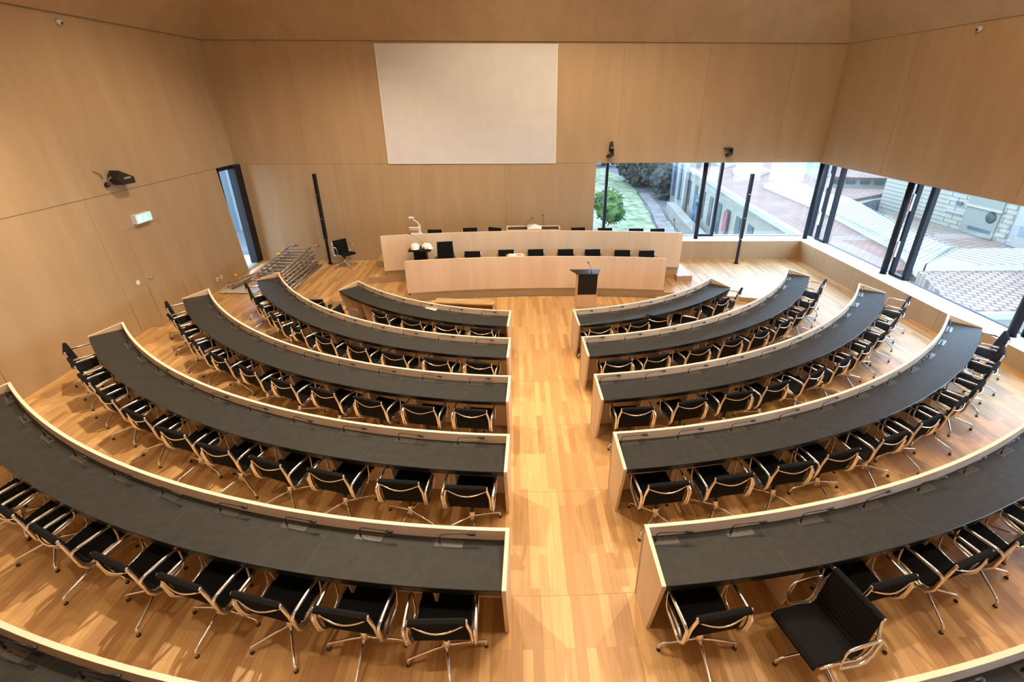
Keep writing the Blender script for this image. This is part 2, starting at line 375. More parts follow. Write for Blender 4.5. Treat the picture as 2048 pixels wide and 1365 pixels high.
# plinth under the front podium desk and its floor grille
f = MB(); a0, a1 = R(-9.0), R(9.3)
f.arc(PCX, PCY, [(22.0, 0), (22.12, 0), (22.12, 0.195), (22.0, 0.195)], a0, a1, 40, 'wall_wood', sgn=1)
f.build('trim_4', kind='structure')
g = thing('floor_grille', (0.5, 12.3, 0.0), 'narrow dark slotted air grille along the foot of the front podium desk', 'grille')
f = MB((0.5, 12.3, 0.0)); f.arc(PCX, PCY, [(21.86, 0.0), (21.99, 0.0), (21.99, 0.006), (21.86, 0.006)], R(-8.6), R(8.8), 40, 'grille_dark', sgn=1)
f.build('tray', g)
f = MB((0.5, 12.3, 0.0))
for i in range(170):
    a = R(-8.55+17.3*i/169)
    f.box(PCX+21.925*math.sin(a)-0.010, PCX+21.925*math.sin(a)+0.010, PCY+21.865*math.cos(a), PCY+21.985*math.cos(a), 0.006, 0.012, 'wall_wood')
f.build('slats', g, kind='stuff')

# ---- walls
ZS, ZC_L, ZC_R = 3.235, 6.57, 6.42
def xl(y, z):           # inner face of the left wall: leans out very slightly
    base = -8.45; top = -8.76
    t = min(1, max(0, (z-0.2)/6.3)); t = t**0.6
    return base+(top-base)*t
f = MB()
# lower back wall up to the window, upper back wall, parapet
def bw(x0, x1, z0, z1, th=0.3, off=0.0, mt='wall_wood', zz1=None):
    n_ = [(x0, yb(x0)-off), (x1, yb(x1)-off), (x1, yb(x1)+th), (x0, yb(x0)+th)]
    f.prism(n_, z0, [z1, zz1 or z1, zz1 or z1, z1] if zz1 else z1, mt)
bw(-8.66, 2.47, 0.0, ZS-0.006)
bw(-9.3, 10.3, ZS, 7.3, th=0.9)
bw(2.47, 9.33, 0.0, 0.755, th=0.85)
bw(-8.66, 2.47, ZS-0.006, ZS, th=0.2, off=-0.012, mt='seam_line')
for x in (-5.6, -2.95, -0.35):
    bw(x-0.003, x+0.003, 0.13, ZS-0.01, th=0.001, off=0.0012, mt='seam_line')
for x in (-6.4, 3.1, 5.5, 7.9):
    bw(x-0.003, x+0.003, ZS+0.01, ZC_R, th=0.001, off=0.0012, mt='seam_line')
f.build('wall_back', kind='structure')
# left wall as a slab of ruled strips with the slit window left out
f = MB()
def lwall(y0, y1, z0, z1, ny=6, nz=4):
    for i in range(ny):
        for j in range(nz):
            ya, ybb = y0+(y1-y0)*i/ny, y0+(y1-y0)*(i+1)/ny; za, zb = z0+(z1-z0)*j/nz, z0+(z1-z0)*(j+1)/nz
            f.hexa([(xl(ya, za)-.3, ya, za), (xl(ya, za), ya, za), (xl(ybb, za), ybb, za), (xl(ybb, za)-.3, ybb, za),
                    (xl(ya, zb)-.3, ya, zb), (xl(ya, zb), ya, zb), (xl(ybb, zb), ybb, zb), (xl(ybb, zb)-.3, ybb, zb)], 'wall_wood')
lwall(-4.6, 14.36, 0, ZS, 8, 4)
lwall(14.36, 15.36, 0, 0.16, 1, 1)
lwall(-4.6, 15.5, ZS, 7.2, 8, 5)
def lseam(y0, z0, y1, z1, wd=0.004):
    a, b = Vector((xl(y0, z0)+.0015, y0, z0)), Vector((xl(y1, z1)+.0015, y1, z1))
    d = (b-a).normalized(); s_ = Vector((0, -d.z, d.y))*wd
    f.add([a-s_, b-s_, b+s_, a+s_], [(0, 1, 2, 3)], 'seam_line')
for i in range(8): lseam(-4+i*2.4, ZS, -4+(i+1)*2.4, ZS, 0.006)
for y in (6.9, 9.76, 13.1):
    for j in range(4): lseam(y, 0.3+j*.73, y, 0.3+(j+1)*.73, 0.003)
f.build('wall_left', kind='structure')
# right wall: parapet, upper part; window strip between z .755 and 3.21
f = MB()
f.prism([(XR, -5), (10.05, -5), (10.05, 15.1), (XR, yb(XR))], 0, 0.755, 'wall_wood')
f.prism([(XR, -5), (10.3, -5), (10.3, 15.8), (XR, yb(XR))], 3.215, 7.2, 'wall_wood')
for y in (5.4, 9.3, 12.2):
    f.box(XR-.0015, XR+.001, y-.003, y+.003, 0.14, 0.75, 'seam_line')
for y in (5.2, 8.7, 12.3):
    f.box(XR-.0015, XR+.001, y-.003, y+.003, 3.22, 6.40, 'seam_line')
f.build('wall_right', kind='structure')
# white sills
f = MB(); f.prism([(2.47, yb(2.47)-.004), (XR, yb(XR)-.004), (XR+.67, 15.62), (2.47, 15.70)], 0.755, 0.762, 'white_paint')
f.prism([(XR-.004, -2), (10.02, -2), (10.02, 15.62), (XR-.004, yb(XR))], 0.755, 0.763, 'white_paint')
f.build('trim_5', kind='structure')
f = MB(); f.box(-9.3, 10.3, -5.0, -4.6, -.3, 11.6, 'wall_wood'); f.build('wall_rear', kind='structure')
# hipped wood ceiling rising inward from a shadow gap
f = MB()
SL = 0.75; H1 = 4.6
def rim(x, y, z): return Vector((x, y, z))
A_ = rim(-8.70, yb(-8.70)-.06, 6.57); B_ = rim(XR-.02, yb(XR)-.06, 6.42); C_ = rim(XR-.02, -4.6, 6.42); D_ = rim(-8.70, -4.6, 6.57)
A2 = A_+Vector((SL*H1, -SL*H1, H1)); B2 = B_+Vector((-SL*H1, -SL*H1, H1)); C2 = C_+Vector((-SL*H1, 0, H1)); D2 = D_+Vector((SL*H1, 0, H1))
for q in ((A_, B_, B2, A2), (B_, C_, C2, B2), (D_, A_, A2, D2), (A2, B2, C2, D2)):
    f.add([*q, *[p+Vector((0, 0, .2)) for p in q]], [(0, 1, 2, 3), (7, 6, 5, 4), (0, 4, 5, 1), (1, 5, 6, 2), (2, 6, 7, 3), (3, 7, 4, 0)], 'wall_wood')
# hidden dark caps added behind the rim to stop sky light leaking in
f.build('ceiling', kind='structure')
f = MB()
f.prism([(-9.2, yb(-9.2)-.065-.25), (9.5, yb(9.5)-.065-.36), (9.5, 16.2), (-9.2, 16.2)], 6.96, 6.99, 'grille_dark')
f.prism([(-9.2, -5), (-8.46, -5), (-8.46, 15.2), (-9.2, 15.2)], 6.99, 7.02, 'grille_dark')
f.prism([(9.07, -5), (10.4, -5), (10.4, 15.2), (9.07, 15.2)], 6.83, 6.86, 'grille_dark')
f.build('light_leak_cap', kind='structure')

# projection screen
s_ = thing('projection_screen', (-1.37, yb(-1.37)-.02, 3.24), 'large white flat projection screen fixed high on the wood wall', 'screen')
f = MB((-1.37, yb(-1.37)-.02, 3.24))
f.prism([(-3.90, yb(-3.9)-.028), (1.195, yb(1.195)-.028), (1.195, yb(1.195)-.002), (-3.90, yb(-3.9)-.002)], 3.245, [6.46, 6.435, 6.435, 6.46], 'screen_fabric')
f.build('screen_surface', s_)
f = MB((-1.37, yb(-1.37)-.02, 3.24))
for x0, x1, z0, z1 in ((-3.92, -3.90, 3.235, 6.47), (1.195, 1.215, 3.235, 6.45), (-3.90, 1.195, 3.232, 3.245)):
    f.prism([(x0, yb(x0)-.032), (x1, yb(x1)-.032), (x1, yb(x1)-.001), (x0, yb(x0)-.001)], z0, z1, 'white_paint')
f.build('frame', s_)

# ---- windows: glass, sashes and mullions
def mull(x, y, z0, z1, wx, wy, mt='frame_metal', nm=None, ff=None):
    ff.box(x-wx/2, x+wx/2, y-wy/2, y+wy/2, z0, z1, mt)
GY = lambda x: 15.655-.0262*(x-5)+0.0
ff = MB()
for x in (2.93, 6.62): mull(x, GY(x), .755, 3.22, .085, .10, ff=ff)
ff.prism([(2.4, GY(2.4)-.03), (9.95, GY(9.95)-.03), (9.95, GY(9.95)+.03), (2.4, GY(2.4)+.03)], .755, .775, 'frame_metal')
ff.prism([(2.4, GY(2.4)-.03), (9.95, GY(9.95)-.03), (9.95, GY(9.95)+.03), (2.4, GY(2.4)+.03)], 3.2, 3.24, 'frame_metal')
mull(6.12, GY(6.1), .755, 3.22, .06, .10, ff=ff)
ff.prism([(6.12, GY(6.1)-.05), (6.62, GY(6.6)-.05), (6.62, GY(6.6)+.05), (6.12, GY(6.1)+.05)], .76, .83, 'frame_metal')
f = ff.build('window_1', kind='structure')
g_ = MB(); g_.prism([(2.4, GY(2.4)), (9.95, GY(9.95)), (9.95, GY(9.95)+.012), (2.4, GY(2.4)+.012)], .775, 3.2, 'window_glass'); g_.build('pane', f)
GX = 9.99
ff = MB()
ff.box(GX-.03, GX+.03, -4.5, 15.5, .755, .775, 'frame_metal'); ff.box(GX-.03, GX+.03, -4.5, 15.5, 3.19, 3.23, 'frame_metal')
mull(GX-.02, 15.5, .755, 3.22, .1, .1, ff=ff)
for y in (14.62, 11.18, 7.55, 4.1):
    mull(GX-.03, y, .755, 3.22, .12, .12, ff=ff)             # mullion, near side of each opening sash
    mull(GX-.05, y+.45, .755, 3.22, .12, .07, ff=ff)
    ff.box(GX-.11, GX+.01, y, y+.45, .765, .83, 'frame_metal')
    ff.box(GX-.10, GX+.01, y, y+.45, 3.12, 3.2, 'frame_metal')
f = ff.build('window_2', kind='structure')
g_ = MB(); g_.box(GX, GX+.012, -4.5, 15.5, .775, 3.19, 'window_glass'); g_.build('pane', f)
for i, y in enumerate((14.62, 11.18, 7.55)):
    g_ = MB()
    for z in (1.25, 2.45): g_.box(GX-.16, GX-.11, y+.42, y+.47, z, z+.42, 'white_plastic')
    g_.build('window_opener', f)
# round black posts in front of the glass
for i, (x, y, r, lb) in enumerate([(5.97, 15.30, .07, 'black round post at the window by the podium right end'),
                              (9.60, 15.17, .07, 'black round post in the corner where the two window bands meet'),
                              (9.76, 11.70, .075, 'black round post on the white sill in the middle of the right window'),
                              (9.70, 8.05, .08, 'nearest black round post on the white sill at the right edge')]):
    t = thing('window_post', (x, y, .76), lb, 'post', 'black window posts')
    g_ = MB((x, y, .76)); g_.lathe([(r, .763), (r, 3.2)], (x, y, 0), 'frame_metal', 16); g_.build('shaft', t)
    g_ = MB((x, y, .76)); g_.lathe([(r+.012, .7635), (r+.012, .775)], (x, y, 0), 'frame_metal', 16); g_.build('foot_ring', t)
# slit window in the left wall
ff = MB()
ff.box(-8.72, -8.50, 15.02, 15.37, .16, 3.235, 'black_metal')
ff.box(-8.76, xl(14.4, 3)+.02, 14.36, 14.40, .16, 3.235, 'black_metal')
ff.box(-8.76, xl(14.6, 3)+.02, 14.36, 15.1, 3.14, 3.24, 'black_metal')
ff.box(-8.74, -8.50, 14.36, 15.02, .15, .175, 'trim_pale')
f = ff.build('window_3', kind='structure')
g_ = MB(); g_.box(-8.70, -8.69, 14.40, 15.02, .176, 3.15, 'window_glass'); g_.build('pane', f)

# door in left wall with handle
def onl(y, z, d=0.0): return Vector((xl(y, z)+d, y, z))
ff = MB()
def dframe(y0, z0, y1, z1, wd):
    a, b = onl(y0, z0, .002), onl(y1, z1, .002); d = (b-a).normalized(); s2 = Vector((0, -d.z, d.y))*wd
    ff.add([a-s2, b-s2, b+s2, a+s2], [(0, 1, 2, 3)], 'seam_line')
dframe(10.42, .3, 10.42, 1.3, .003); dframe(10.42, 1.3, 10.42, 2.42, .003); dframe(11.5, .3, 11.5, 1.3, .003); dframe(11.5, 1.3, 11.5, 2.42, .003); dframe(10.42, 2.42, 11.5, 2.42, .004)
f = ff.build('door_1', kind='structure')
g_ = MB(); c = onl(10.52, 1.32)
g_.lathe([(.026, 0), (.026, .012)], c, 'chrome', 12, axis=(1, 0, 0)); g_.lathe([(.010, .012), (.010, .06)], c, 'chrome', 8, axis=(1, 0, 0))
g_.tube([c+Vector((.058, 0, 0)), c+Vector((.062, .14, 0))], .010, 'chrome', 8)
g_.build('door_handle', f)

def single(name, m_, org, label, category, group=None):
    o = m_.build(name, label=label, category=category)
    if group: o['group'] = group
    return o
c = onl(10.2, 1.30); g_ = MB(c); g_.box(c.x, c.x+.012, 10.155, 10.245, 1.255, 1.345, 'white_plastic'); g_.box(c.x+.012, c.x+.018, 10.17, 10.23, 1.27, 1.33, 'white_plastic')
single('light_switch', g_, c, 'small white square light switch beside the steel door handle', 'switch')
for y, lb in ((12.78, 'white square wall socket low on the left wall, the one nearer the door'), (12.98, 'white square wall socket low on the left wall, the one nearer the scaffolding')):
    c = onl(y, .42); g_ = MB(c); g_.box(c.x, c.x+.014, y-.045, y+.045, .375, .465, 'white_plastic'); g_.lathe([(.022, .0145), (.02, .016)], (c.x, y, .42), 'console_plate', 10, axis=(1, 0, 0))
    single('wall_socket', g_, c, lb, 'socket', 'wall sockets')
# exit sign
c = onl(10.95, 2.6); t = thing('exit_sign', c, 'lit pale green emergency exit sign with running figure above the door', 'sign')
g_ = MB(c); g_.box(c.x, c.x+.11, 10.72, 11.20, 2.50, 2.70, 'white_plastic'); g_.build('housing', t)
g_ = MB(c); g_.box(c.x+.11, c.x+.116, 10.73, 11.19, 2.51, 2.69, 'exit_lit'); g_.build('lit_panel', t)
g_ = MB(c); X = c.x+.1165
def bp(y0, y1, z0, z1): g_.box(X, X+.001, y0, y1, z0, z1, 'exit_white')
bp(10.78, 10.86, 2.53, 2.67)                                # door
def limb(p, q, wd=.010):
    a, b = Vector((X+.001, p[0], p[1])), Vector((X+.001, q[0], q[1])); d = (b-a).normalized(); s2 = Vector((0, -d.z, d.y))*wd
    g_.add([a-s2, b-s2, b+s2, a+s2], [(0, 1, 2, 3)], 'exit_white')
limb((11.01, 2.64), (10.99, 2.59), .016); limb((10.99, 2.59), (10.95, 2.565)); limb((10.95, 2.565), (10.93, 2.53)); limb((10.99, 2.59), (11.04, 2.565)); limb((11.04, 2.565), (11.08, 2.57))
limb((11.01, 2.635), (10.96, 2.62)); limb((11.02, 2.63), (11.05, 2.605)); g_.lathe([(.013, 0), (.013, .001)], (X, 11.015, 2.665), 'exit_white', 10, axis=(1, 0, 0))
limb((10.90, 2.60), (10.87, 2.60), .006)
g_.build('running_figure', t)

# wall cameras and small ceiling edge lights
def wcam(x, z, label, tall):
    y = yb(x); t = thing('wall_camera', (x, y, z), label, 'camera', 'black cameras on the back wall')
    o = (x, y, z); m_ = MB(o); m_.box(x-.05, x+.05, y-.05, y-.002, z-.02, z+.06, 'black_plastic'); m_.build('wall_mount', t)
    m_ = MB(o); m_.box(x+.02, x+.075, y-.16, y-.05, z-.14, z+.05, 'black_metal'); m_.build('yoke_arm', t)
    m_ = MB(o); m_.lathe([(.001, -.10), (.05, -.095), (.058, -.04), (.058, .06), (.045, .085), (.001, .09)], (x-.04, y-.14, z-.13), 'black_plastic', 14, axis=(.75, -.35, .45)); m_.build('camera_head', t)
    m_ = MB(o); m_.lathe([(.028, 0), (.028, .012)], (x-.105, y-.112, z-.172), 'lens_glass', 12, axis=(-.75, .35, -.45)); m_.build('lens', t)
    if tall:
        m_ = MB(o); m_.lathe([(.001, 0), (.055, .005), (.06, .03), (.05, .20), (.035, .235), (.001, .24)], (x, y-.085, z+.03), 'black_plastic', 14); m_.build('turret', t)
        m_ = MB(o); m_.box(x-.012, x+.012, y-.150, y-.142, z+.085, z+.105, 'led_green'); m_.build('status_light', t)
    else:
        m_ = MB(o); m_.box(x-.17, x+.02, y-.13, y-.04, z+.01, z+.055, 'black_plastic'); m_.build('bracket', t)
wcam(2.88, 3.60, 'black pan-tilt camera with a green status light, left above the window', True)
wcam(6.47, 3.62, 'black pan-tilt camera with a flat bracket, right above the window', False)
c = onl(10.4, 3.42)
t = thing('wall_loudspeaker', c, 'black wedge loudspeaker on a ball bracket with a cable on the left wall', 'loudspeaker')
m_ = MB(c); m_.lathe([(.03, 0), (.055, .02), (.05, .06), (.02, .09)], c+Vector((0, .02, 0)), 'black_plastic', 12, axis=(1, 0, 0)); m_.build('ball_bracket', t)
m_ = MB(c); m_.tube([c+Vector((.08, .02, 0)), c+Vector((.10, .0, .10)), c+Vector((.16, .03, .16))], .012, 'aluminium', 8); m_.build('bracket_arm', t)
m_ = MB(c); q = c+Vector((.10, .28, .10))
pr0 = [(-.22, -.02), (-.12, .15), (.26, -.02), (.26, -.15), (-.10, -.15)]
ring = lambda dx: [q+Vector((dx, a_*.95-.05*dx, b_+.02)) for a_, b_ in pr0]
m_.sweep([ring(-.05), ring(.16)], 'black_plastic'); m_.build('cabinet', t)
m_ = MB(c); m_.box(q.x+.1605, q.x+.164, q.y-.05, q.y+.15, q.z-.02, q.z+.02, 'aluminium'); m_.build('badge_plate', t)
m_ = MB(c); m_.tube([c+Vector((.03, -.03, .13)), c+Vector((.02, -.05, .22)), c+Vector((.01, -.10, .26)), c+Vector((0, -.17, .30))], .006, 'black_plastic', 6); m_.build('cable', t)
for (p, ax, lb) in [((xl(10.8, 6.43)+.0, 10.79, 6.42), (1, 0, -.3), 'small pale spotlight under the ceiling edge on the left wall'),
                ((XR, 10.72, 6.30), (-1, 0, -.3), 'small pale spotlight under the ceiling edge on the right wall')]:
    t = thing('edge_spotlight', p, lb, 'spotlight'); m_ = MB(p)
    m_.lathe([(.05, 0), (.05, .05), (.035, .09)], p, 'sheet_plastic', 12, axis=ax); m_.build('housing', t)
    m_ = MB(p); m_.lathe([(.026, .0), (.026, .006)], Vector(p)+Vector(ax).normalized()*.091, 'dark_mark', 12, axis=ax); m_.build('lens', t)

# slim loudspeaker columns
for (x, y, h, lb) in [(-6.12, 14.93, 2.86, 'tall slim black column loudspeaker beside the scaffolding pile'), (7.13, 14.54, 2.83, 'tall slim black column loudspeaker in front of the window corner')]:
    t = thing('column_loudspeaker', (x, y, .13), lb, 'loudspeaker', 'slim column loudspeakers'); o = (x, y, .13)
    m_ = MB(o); m_.box(x-.07, x+.07, y-.07, y+.07, .13, .145, 'black_metal'); m_.build('foot_plate', t)
    m_ = MB(o); m_.box(x-.030, x+.030, y-.04, y+.04, .145, .95, 'black_metal'); m_.build('lower_pole', t)
    m_ = MB(o); m_.box(x-.045, x+.045, y-.05, y+.05, .965, .13+h, 'black_metal'); m_.build('speaker_column', t)
    for z in (.95, 1.62, 2.35):
        m_ = MB(o); m_.box(x-.020, x+.020, y-.056, y-.048, z, z+.018, 'chrome'); m_.build('joint_clip', t)

# ------------------------------------------------------------------ curved desks
A0 = [(-6.03, 6.60), (-4.74, 5.15), (-3.86, 4.22), (-3.29, 3.60), (-2.80, 3.08), (-2.5, 2.75)]
A1 = [(-48.1, 46.7), (-60.8, 59.2), (-55.35, 54.1), (-47.7, 46.6), (-38.9, 38.9), (-34.0, 34.0)]
MIC = {(0, -1): (-12.01, -6.98, 6), (0, 1): (7.45, 6.85, 6), (1, -1): (-9.59, -5.53, 10), (1, 1): (5.86, 5.48, 10),
       (2, -1): (-7.86, -4.74, 10), (2, 1): (4.75, 4.62, 11), (3, -1): (-6.73, -4.05, 11), (3, 1): (4.07, 3.94, 11),
       (4, -1): (-5.80, -3.56, 10), (4, 1): (3.51, 3.44, 10), (5, -1): (-5.3, -3.15, 9), (5, 1): (3.1, 3.1, 9)}
PT = 0.036
mic_spots = []
for k in range(6):
    for si, sd in enumerate((-1, 1)):
        a0, a1 = R(A0[k][si]), R(A1[k][si]); r, fz, zt = RR[k], FL[k], ZT[k]; L = zt-.116
        am = (a0+a1)/2; side = 'left' if sd < 0 else 'right'
        o = (*P2(r, am), fz)
        root = thing('curved_desk', o, '%s curved wood desk with dark leather top on the %s of the aisle' % (ROWN[k], side), 'desk', 'curved desks of the hall')
        st = 40
        m_ = MB(o); m_.arc(CX, CY, [(r, fz+.004), (r+PT, fz+.004), (r+PT, zt-.004), (r, zt-.004)], a0, a1, st, 'desk_wood')
        m_.arc(CX, CY, [(r, zt-.004), (r+PT, zt-.004), (r+PT, zt), (r, zt)], a0, a1, st, 'desk_edge_wood'); m_.build('front_panel', root)
        da = PT/r*sd
        m_ = MB(o); m_.arc(CX, CY, [(r+PT, L-.065), (r+.525, L-.065), (r+.53, L-.06), (r+.53, L-.008), (r+.525, L-.003), (r+PT, L-.003)], a0+da, a1-da, st, 'black_lacquer'); m_.build('worktop', root)
        m_ = MB(o); m_.arc(CX, CY, [(r+PT, L-.003), (r+.527, L-.003), (r+.527, L), (r+PT, L)], a0+da, a1-da, st, 'leather')
        b0, bs_, nb = MIC[(k, sd)]
        for j in range(1, nb, 2):
            a = R(b0+bs_*(j+.42)); q1, q2 = P2(r+PT, a), P2(r+.525, a); t2 = Vector((math.cos(a), math.sin(a), 0))*.0011
            V = [Vector((*q1, L+.0006))-t2, Vector((*q2, L+.0006))-t2, Vector((*q2, L+.0006))+t2, Vector((*q1, L+.0006))+t2]
            m_.add(V, [(0, 1, 2, 3)], 'leather_seam')
        m_.build('leather_top', root)
        for ai, aa in enumerate((a0, a1)):
            s2 = sd if ai == 0 else -sd
            tv = Vector((math.cos(aa), math.sin(aa), 0))*PT*s2      # thickness points into the desk
            prof = [(r, fz+.004), (r+.36, fz+.004), (r+.535, L-.02), (r+.535, L+.008), (r+PT, zt), (r, zt)]
            ring = [Vector((*P2(rr_, aa), z)) for rr_, z in prof]
            m_ = MB(o); m_.sweep([ring, [p+tv for p in ring]], 'desk_wood')
            rim_ = [p+Vector((0, 0, .0015)) for p in ring[3:]]
            m_.add([*rim_, *[p+tv for p in rim_]], [(0, 1, 4, 3), (1, 2, 5, 4)], 'desk_edge_wood')
            m_.build('end_panel', root)
        for j in range(nb):
            a = R(b0+bs_*(j+ (-.03 if sd < 0 else .74)))
            if abs(a) > abs(a1)-R(1.0) or k == 5: continue
            tv = Vector((math.cos(a), math.sin(a), 0))*.012
            prof = [(r+PT, fz+.004), (r+.33, fz+.004), (r+.46, L-.066), (r+PT, L-.066)]
            ring = [Vector((*P2(rr_, a), z)) for rr_, z in prof]
            m_ = MB(o); m_.sweep([[p-tv for p in ring], [p+tv for p in ring]], 'desk_wood'); m_.build('divider_panel', root)
        for j in range(nb):
            a = R(b0+bs_*j)
            if abs(a) > abs(a1)-R(.8): continue
            t2 = Vector((math.cos(a), math.sin(a), 0)); rd = Vector((math.sin(a), -math.cos(a), 0)); c = Vector((*P2(r+.09, a), L))
            m_ = MB(o)
            def plate(u0, u1, v0, v1, z0, z1, mt):
                m_.add([c+t2*u+rd*v+Vector((0, 0, z)) for z in (z0, z1) for u, v in ((u0, v0), (u1, v0), (u1, v1), (u0, v1))],
                       [(0, 3, 2, 1), (4, 5, 6, 7), (0, 1, 5, 4), (1, 2, 6, 5), (2, 3, 7, 6), (3, 0, 4, 7)], mt)
            plate(-.045, .215, -.035, .045, .0002, .0022, 'console_plate')
            plate(.055, .08, .0, .012, .0022, .0036, 'dark_mark'); plate(.125, .182, -.020, -.014, .0022, .003, 'dark_mark')
            for i in range(4): plate(.122+.017*i, .133+.017*i, .004, .014, .0022, .0036, 'dark_mark')
            m_.build('console_plate', root)
            mic_spots.append((k, sd, j, c+Vector((0, 0, .0022)), a))

# gooseneck microphones
proto = None
def mic_parts(root):
    m_ = MB(); m_.lathe([(.0085, 0), (.0085, .025), (.006, .045), (.004, .05)], (0, 0, 0), 'black_plastic', 10); m_.build('base', root)
    m_ = MB(); pts = [(0, 0, .045), (.002, 0, .07), (.012, 0, .092), (.035, 0, .102), (.10, 0, .105), (.18, 0, .106), (.275, 0, .104)]
    m_.tube(pts, .0046, 'black_plastic', 6, up=Vector((0, 1, 0))); m_.build('gooseneck', root)
    m_ = MB(); m_.lathe([(.005, -.02), (.010, .0), (.0145, .008), (.0155, .05), (.011, .060), (.001, .062)], (.272, 0, .104), 'black_plastic', 10, axis=(1, 0, 0)); m_.build('microphone_head', root)
def numw(j): return ORD[j]
for (k, sd, j, c, a) in mic_spots:
    lb = 'thin black gooseneck microphone, %s from the aisle on the %s curved desk on the %s' % (numw(j), ROWN[k], 'left' if sd < 0 else 'right')
    gp = 'microphones on the %s curved desk on the %s' % (ROWN[k], 'left' if sd < 0 else 'right')
    rz = a+R(random.uniform(-5, 6))
    if proto is None:
        proto = thing('gooseneck_microphone', c, lb, 'microphone', gp, rz); mic_parts(proto); kids_index(); mo = proto
    else:
        mo = copy_tree(proto); mo.location = c; mo.rotation_euler = (0, 0, rz); mo['label'] = lb; mo['group'] = gp
MIC0 = proto

# ------------------------------------------------------------------ chairs
def seat_profile(hb=0.83, ns=14, nb=16):
    """side profile of the sling in the y-z plane: seat then back"""
    S = [Vector((0, .27-.0*i, 0)) for i in range(0)]
    seat = [(.285, .425), (.283, .452), (.265, .470), (.22, .474), (.12, .462), (.02, .450), (-.06, .432), (-.11, .418), (-.145, .418), (-.168, .436)]
    back = [(-.168, .436), (-.184, .475), (-.196, .55), (-.212, .64), (-.228, .72), (-.245, hb-.035), (-.252, hb-.008), (-.268, hb), (-.283, hb-.010), (-.286, hb-.035)]
    return seat, back
def dense(p, step):
    out = [Vector((0, p[0][0], p[0][1]))]
    for a, b in zip(p, p[1:]):
        A, B = Vector((0, *a)), Vector((0, *b)); n_ = max(1, round((B-A).length/step))
        out += [A+(B-A)*(i+1)/n_ for i in range(n_)]
    return out
def sling(name, prof, w0, w1, root, ribs=True):
    pts = dense(prof, .015); N = len(pts); m_ = MB(); rings = []
    d_ = 0
    for i, p in enumerate(pts):
        t = (pts[min(i+1, N-1)]-pts[max(i-1, 0)]).normalized(); nrm = Vector((0, -t.z, t.y))
        if i: d_ += (p-pts[i-1]).length
        bmp = .0055*abs(math.sin(PI*d_/.045)) if ribs else 0
        w_ = w0+(w1-w0)*i/(N-1)
        hh = .006+bmp
        rings.append([p+nrm*hh+Vector((-w_, 0, 0)), p+nrm*hh+Vector((w_, 0, 0)), p-nrm*hh+Vector((w_, 0, 0)), p-nrm*hh+Vector((-w_, 0, 0))])
    m_.sweep(rings, 'hopsack', smooth=False)
    return m_.build(name, root)
def make_chair(root, hb=0.83):
    seat, back = seat_profile(hb)
    sling('seat', seat, .228, .228, root); sling('backrest', back, .228, .225, root)
    for s in (-1, 1):
        m_ = MB()
        path = [(.236, .24, .452), (.238, .10, .440), (.240, -.05, .412), (.242, -.12, .392), (.246, -.175, .405), (.252, -.212, .47), (.256, -.232, .56), (.252, -.246, .66), (.234, -.255, .735), (.222, -.262, hb-.04), (.226, -.268, hb-.012)]
        m_.tube([(s*x, y, z) for x, y, z in path], .0125, 'chrome', 8, sx=1.25, up=Vector((1, 0, 0)))
        m_.lathe([(.016, 0), (.016, .012), (.010, .016)], (s*.222, -.268, hb-.012), 'chrome', 10, axis=(s, 0, 0))
        m_.build('side_frame', root)
        m_ = MB()
        path = [(.282, -.240, .60), (.284, -.246, .642), (.285, -.228, .668), (.286, -.17, .678), (.286, -.06, .683), (.286, .04, .685), (.286, .080, .679), (.285, .096, .655), (.282, .100, .56), (.278, .096, .475), (.275, .080, .440), (.272, .04, .420), (.270, -.04, .400), (.272, -.12, .385), (.276, -.180, .400), (.280, -.225, .48)]
        rr_ = [.014, .0145, .0145, .015, .0145, .013, .010, .009, .008, .008, .009, .010, .012, .014, .015, .0145]
        m_.tube([(s*x, y, z) for x, y, z in path], rr_, 'chrome', 8, sx=1.2, close=True, up=Vector((1, 0, 0)))
        m_.tube([(s*.250, -.232, .53), (s*.284, -.236, .53)], .010, 'chrome', 6)
        m_.build('armrest', root)
    m_ = MB()
    m_.tube([(-.232+.464*i/10, -.255-.045*math.sin(PI*i/10), hb-.055-.055*math.sin(PI*i/10)) for i in range(11)], .0085, 'chrome', 8, sx=1.2)
    m_.build('back_brace', root)
    m_ = MB()
    m_.tube([(-.238, -.05, .412), (-.12, -.05, .392), (0, -.05, .385), (.12, -.05, .392), (.238, -.05, .412)], .014, 'chrome', 8, sx=1.5)
    m_.lathe([(.035, .370), (.04, .395)], (0, -.05, 0), 'chrome', 12); m_.build('seat_stretcher', root)
    m_ = MB(); m_.lathe([(.022, .235), (.022, .30), (.024, .305), (.024, .372)], (0, -.05, 0), 'black_plastic', 12); m_.build('column', root)
    b = bpy.data.objects.new('swivel_base', None); COL.objects.link(b); b.parent = root; b.location = (0, -.05, 0); b.empty_display_size = .1
    m_ = MB(); m_.lathe([(.020, .10), (.034, .12), (.036, .19), (.027, .235), (.022, .24)], (0, 0, 0), 'chrome', 14); m_.build('hub', b)
    for q in range(4):
        a = q*PI/2; u = Vector((math.cos(a), math.sin(a), 0)); m_ = MB()
        m_.tube([u*.025+Vector((0, 0, .165)), u*.12+Vector((0, 0, .142)), u*.24+Vector((0, 0, .112)), u*.31+Vector((0, 0, .095)), u*.335+Vector((0, 0, .082)), u*.343+Vector((0, 0, .055)), u*.343+Vector((0, 0, .02))],
                [.017, .013, .0115, .011, .0135, .0155, .0155], 'chrome', 8)
        m_.lathe([(.018, 0), (.019, .008), (.016, .021)], u*.343, 'black_plastic', 10)
        m_.build('leg', b)
    return b
def aim(vx, vy): return math.atan2(-vx, vy)
cspots = []      # x, y, z, rot, label, group
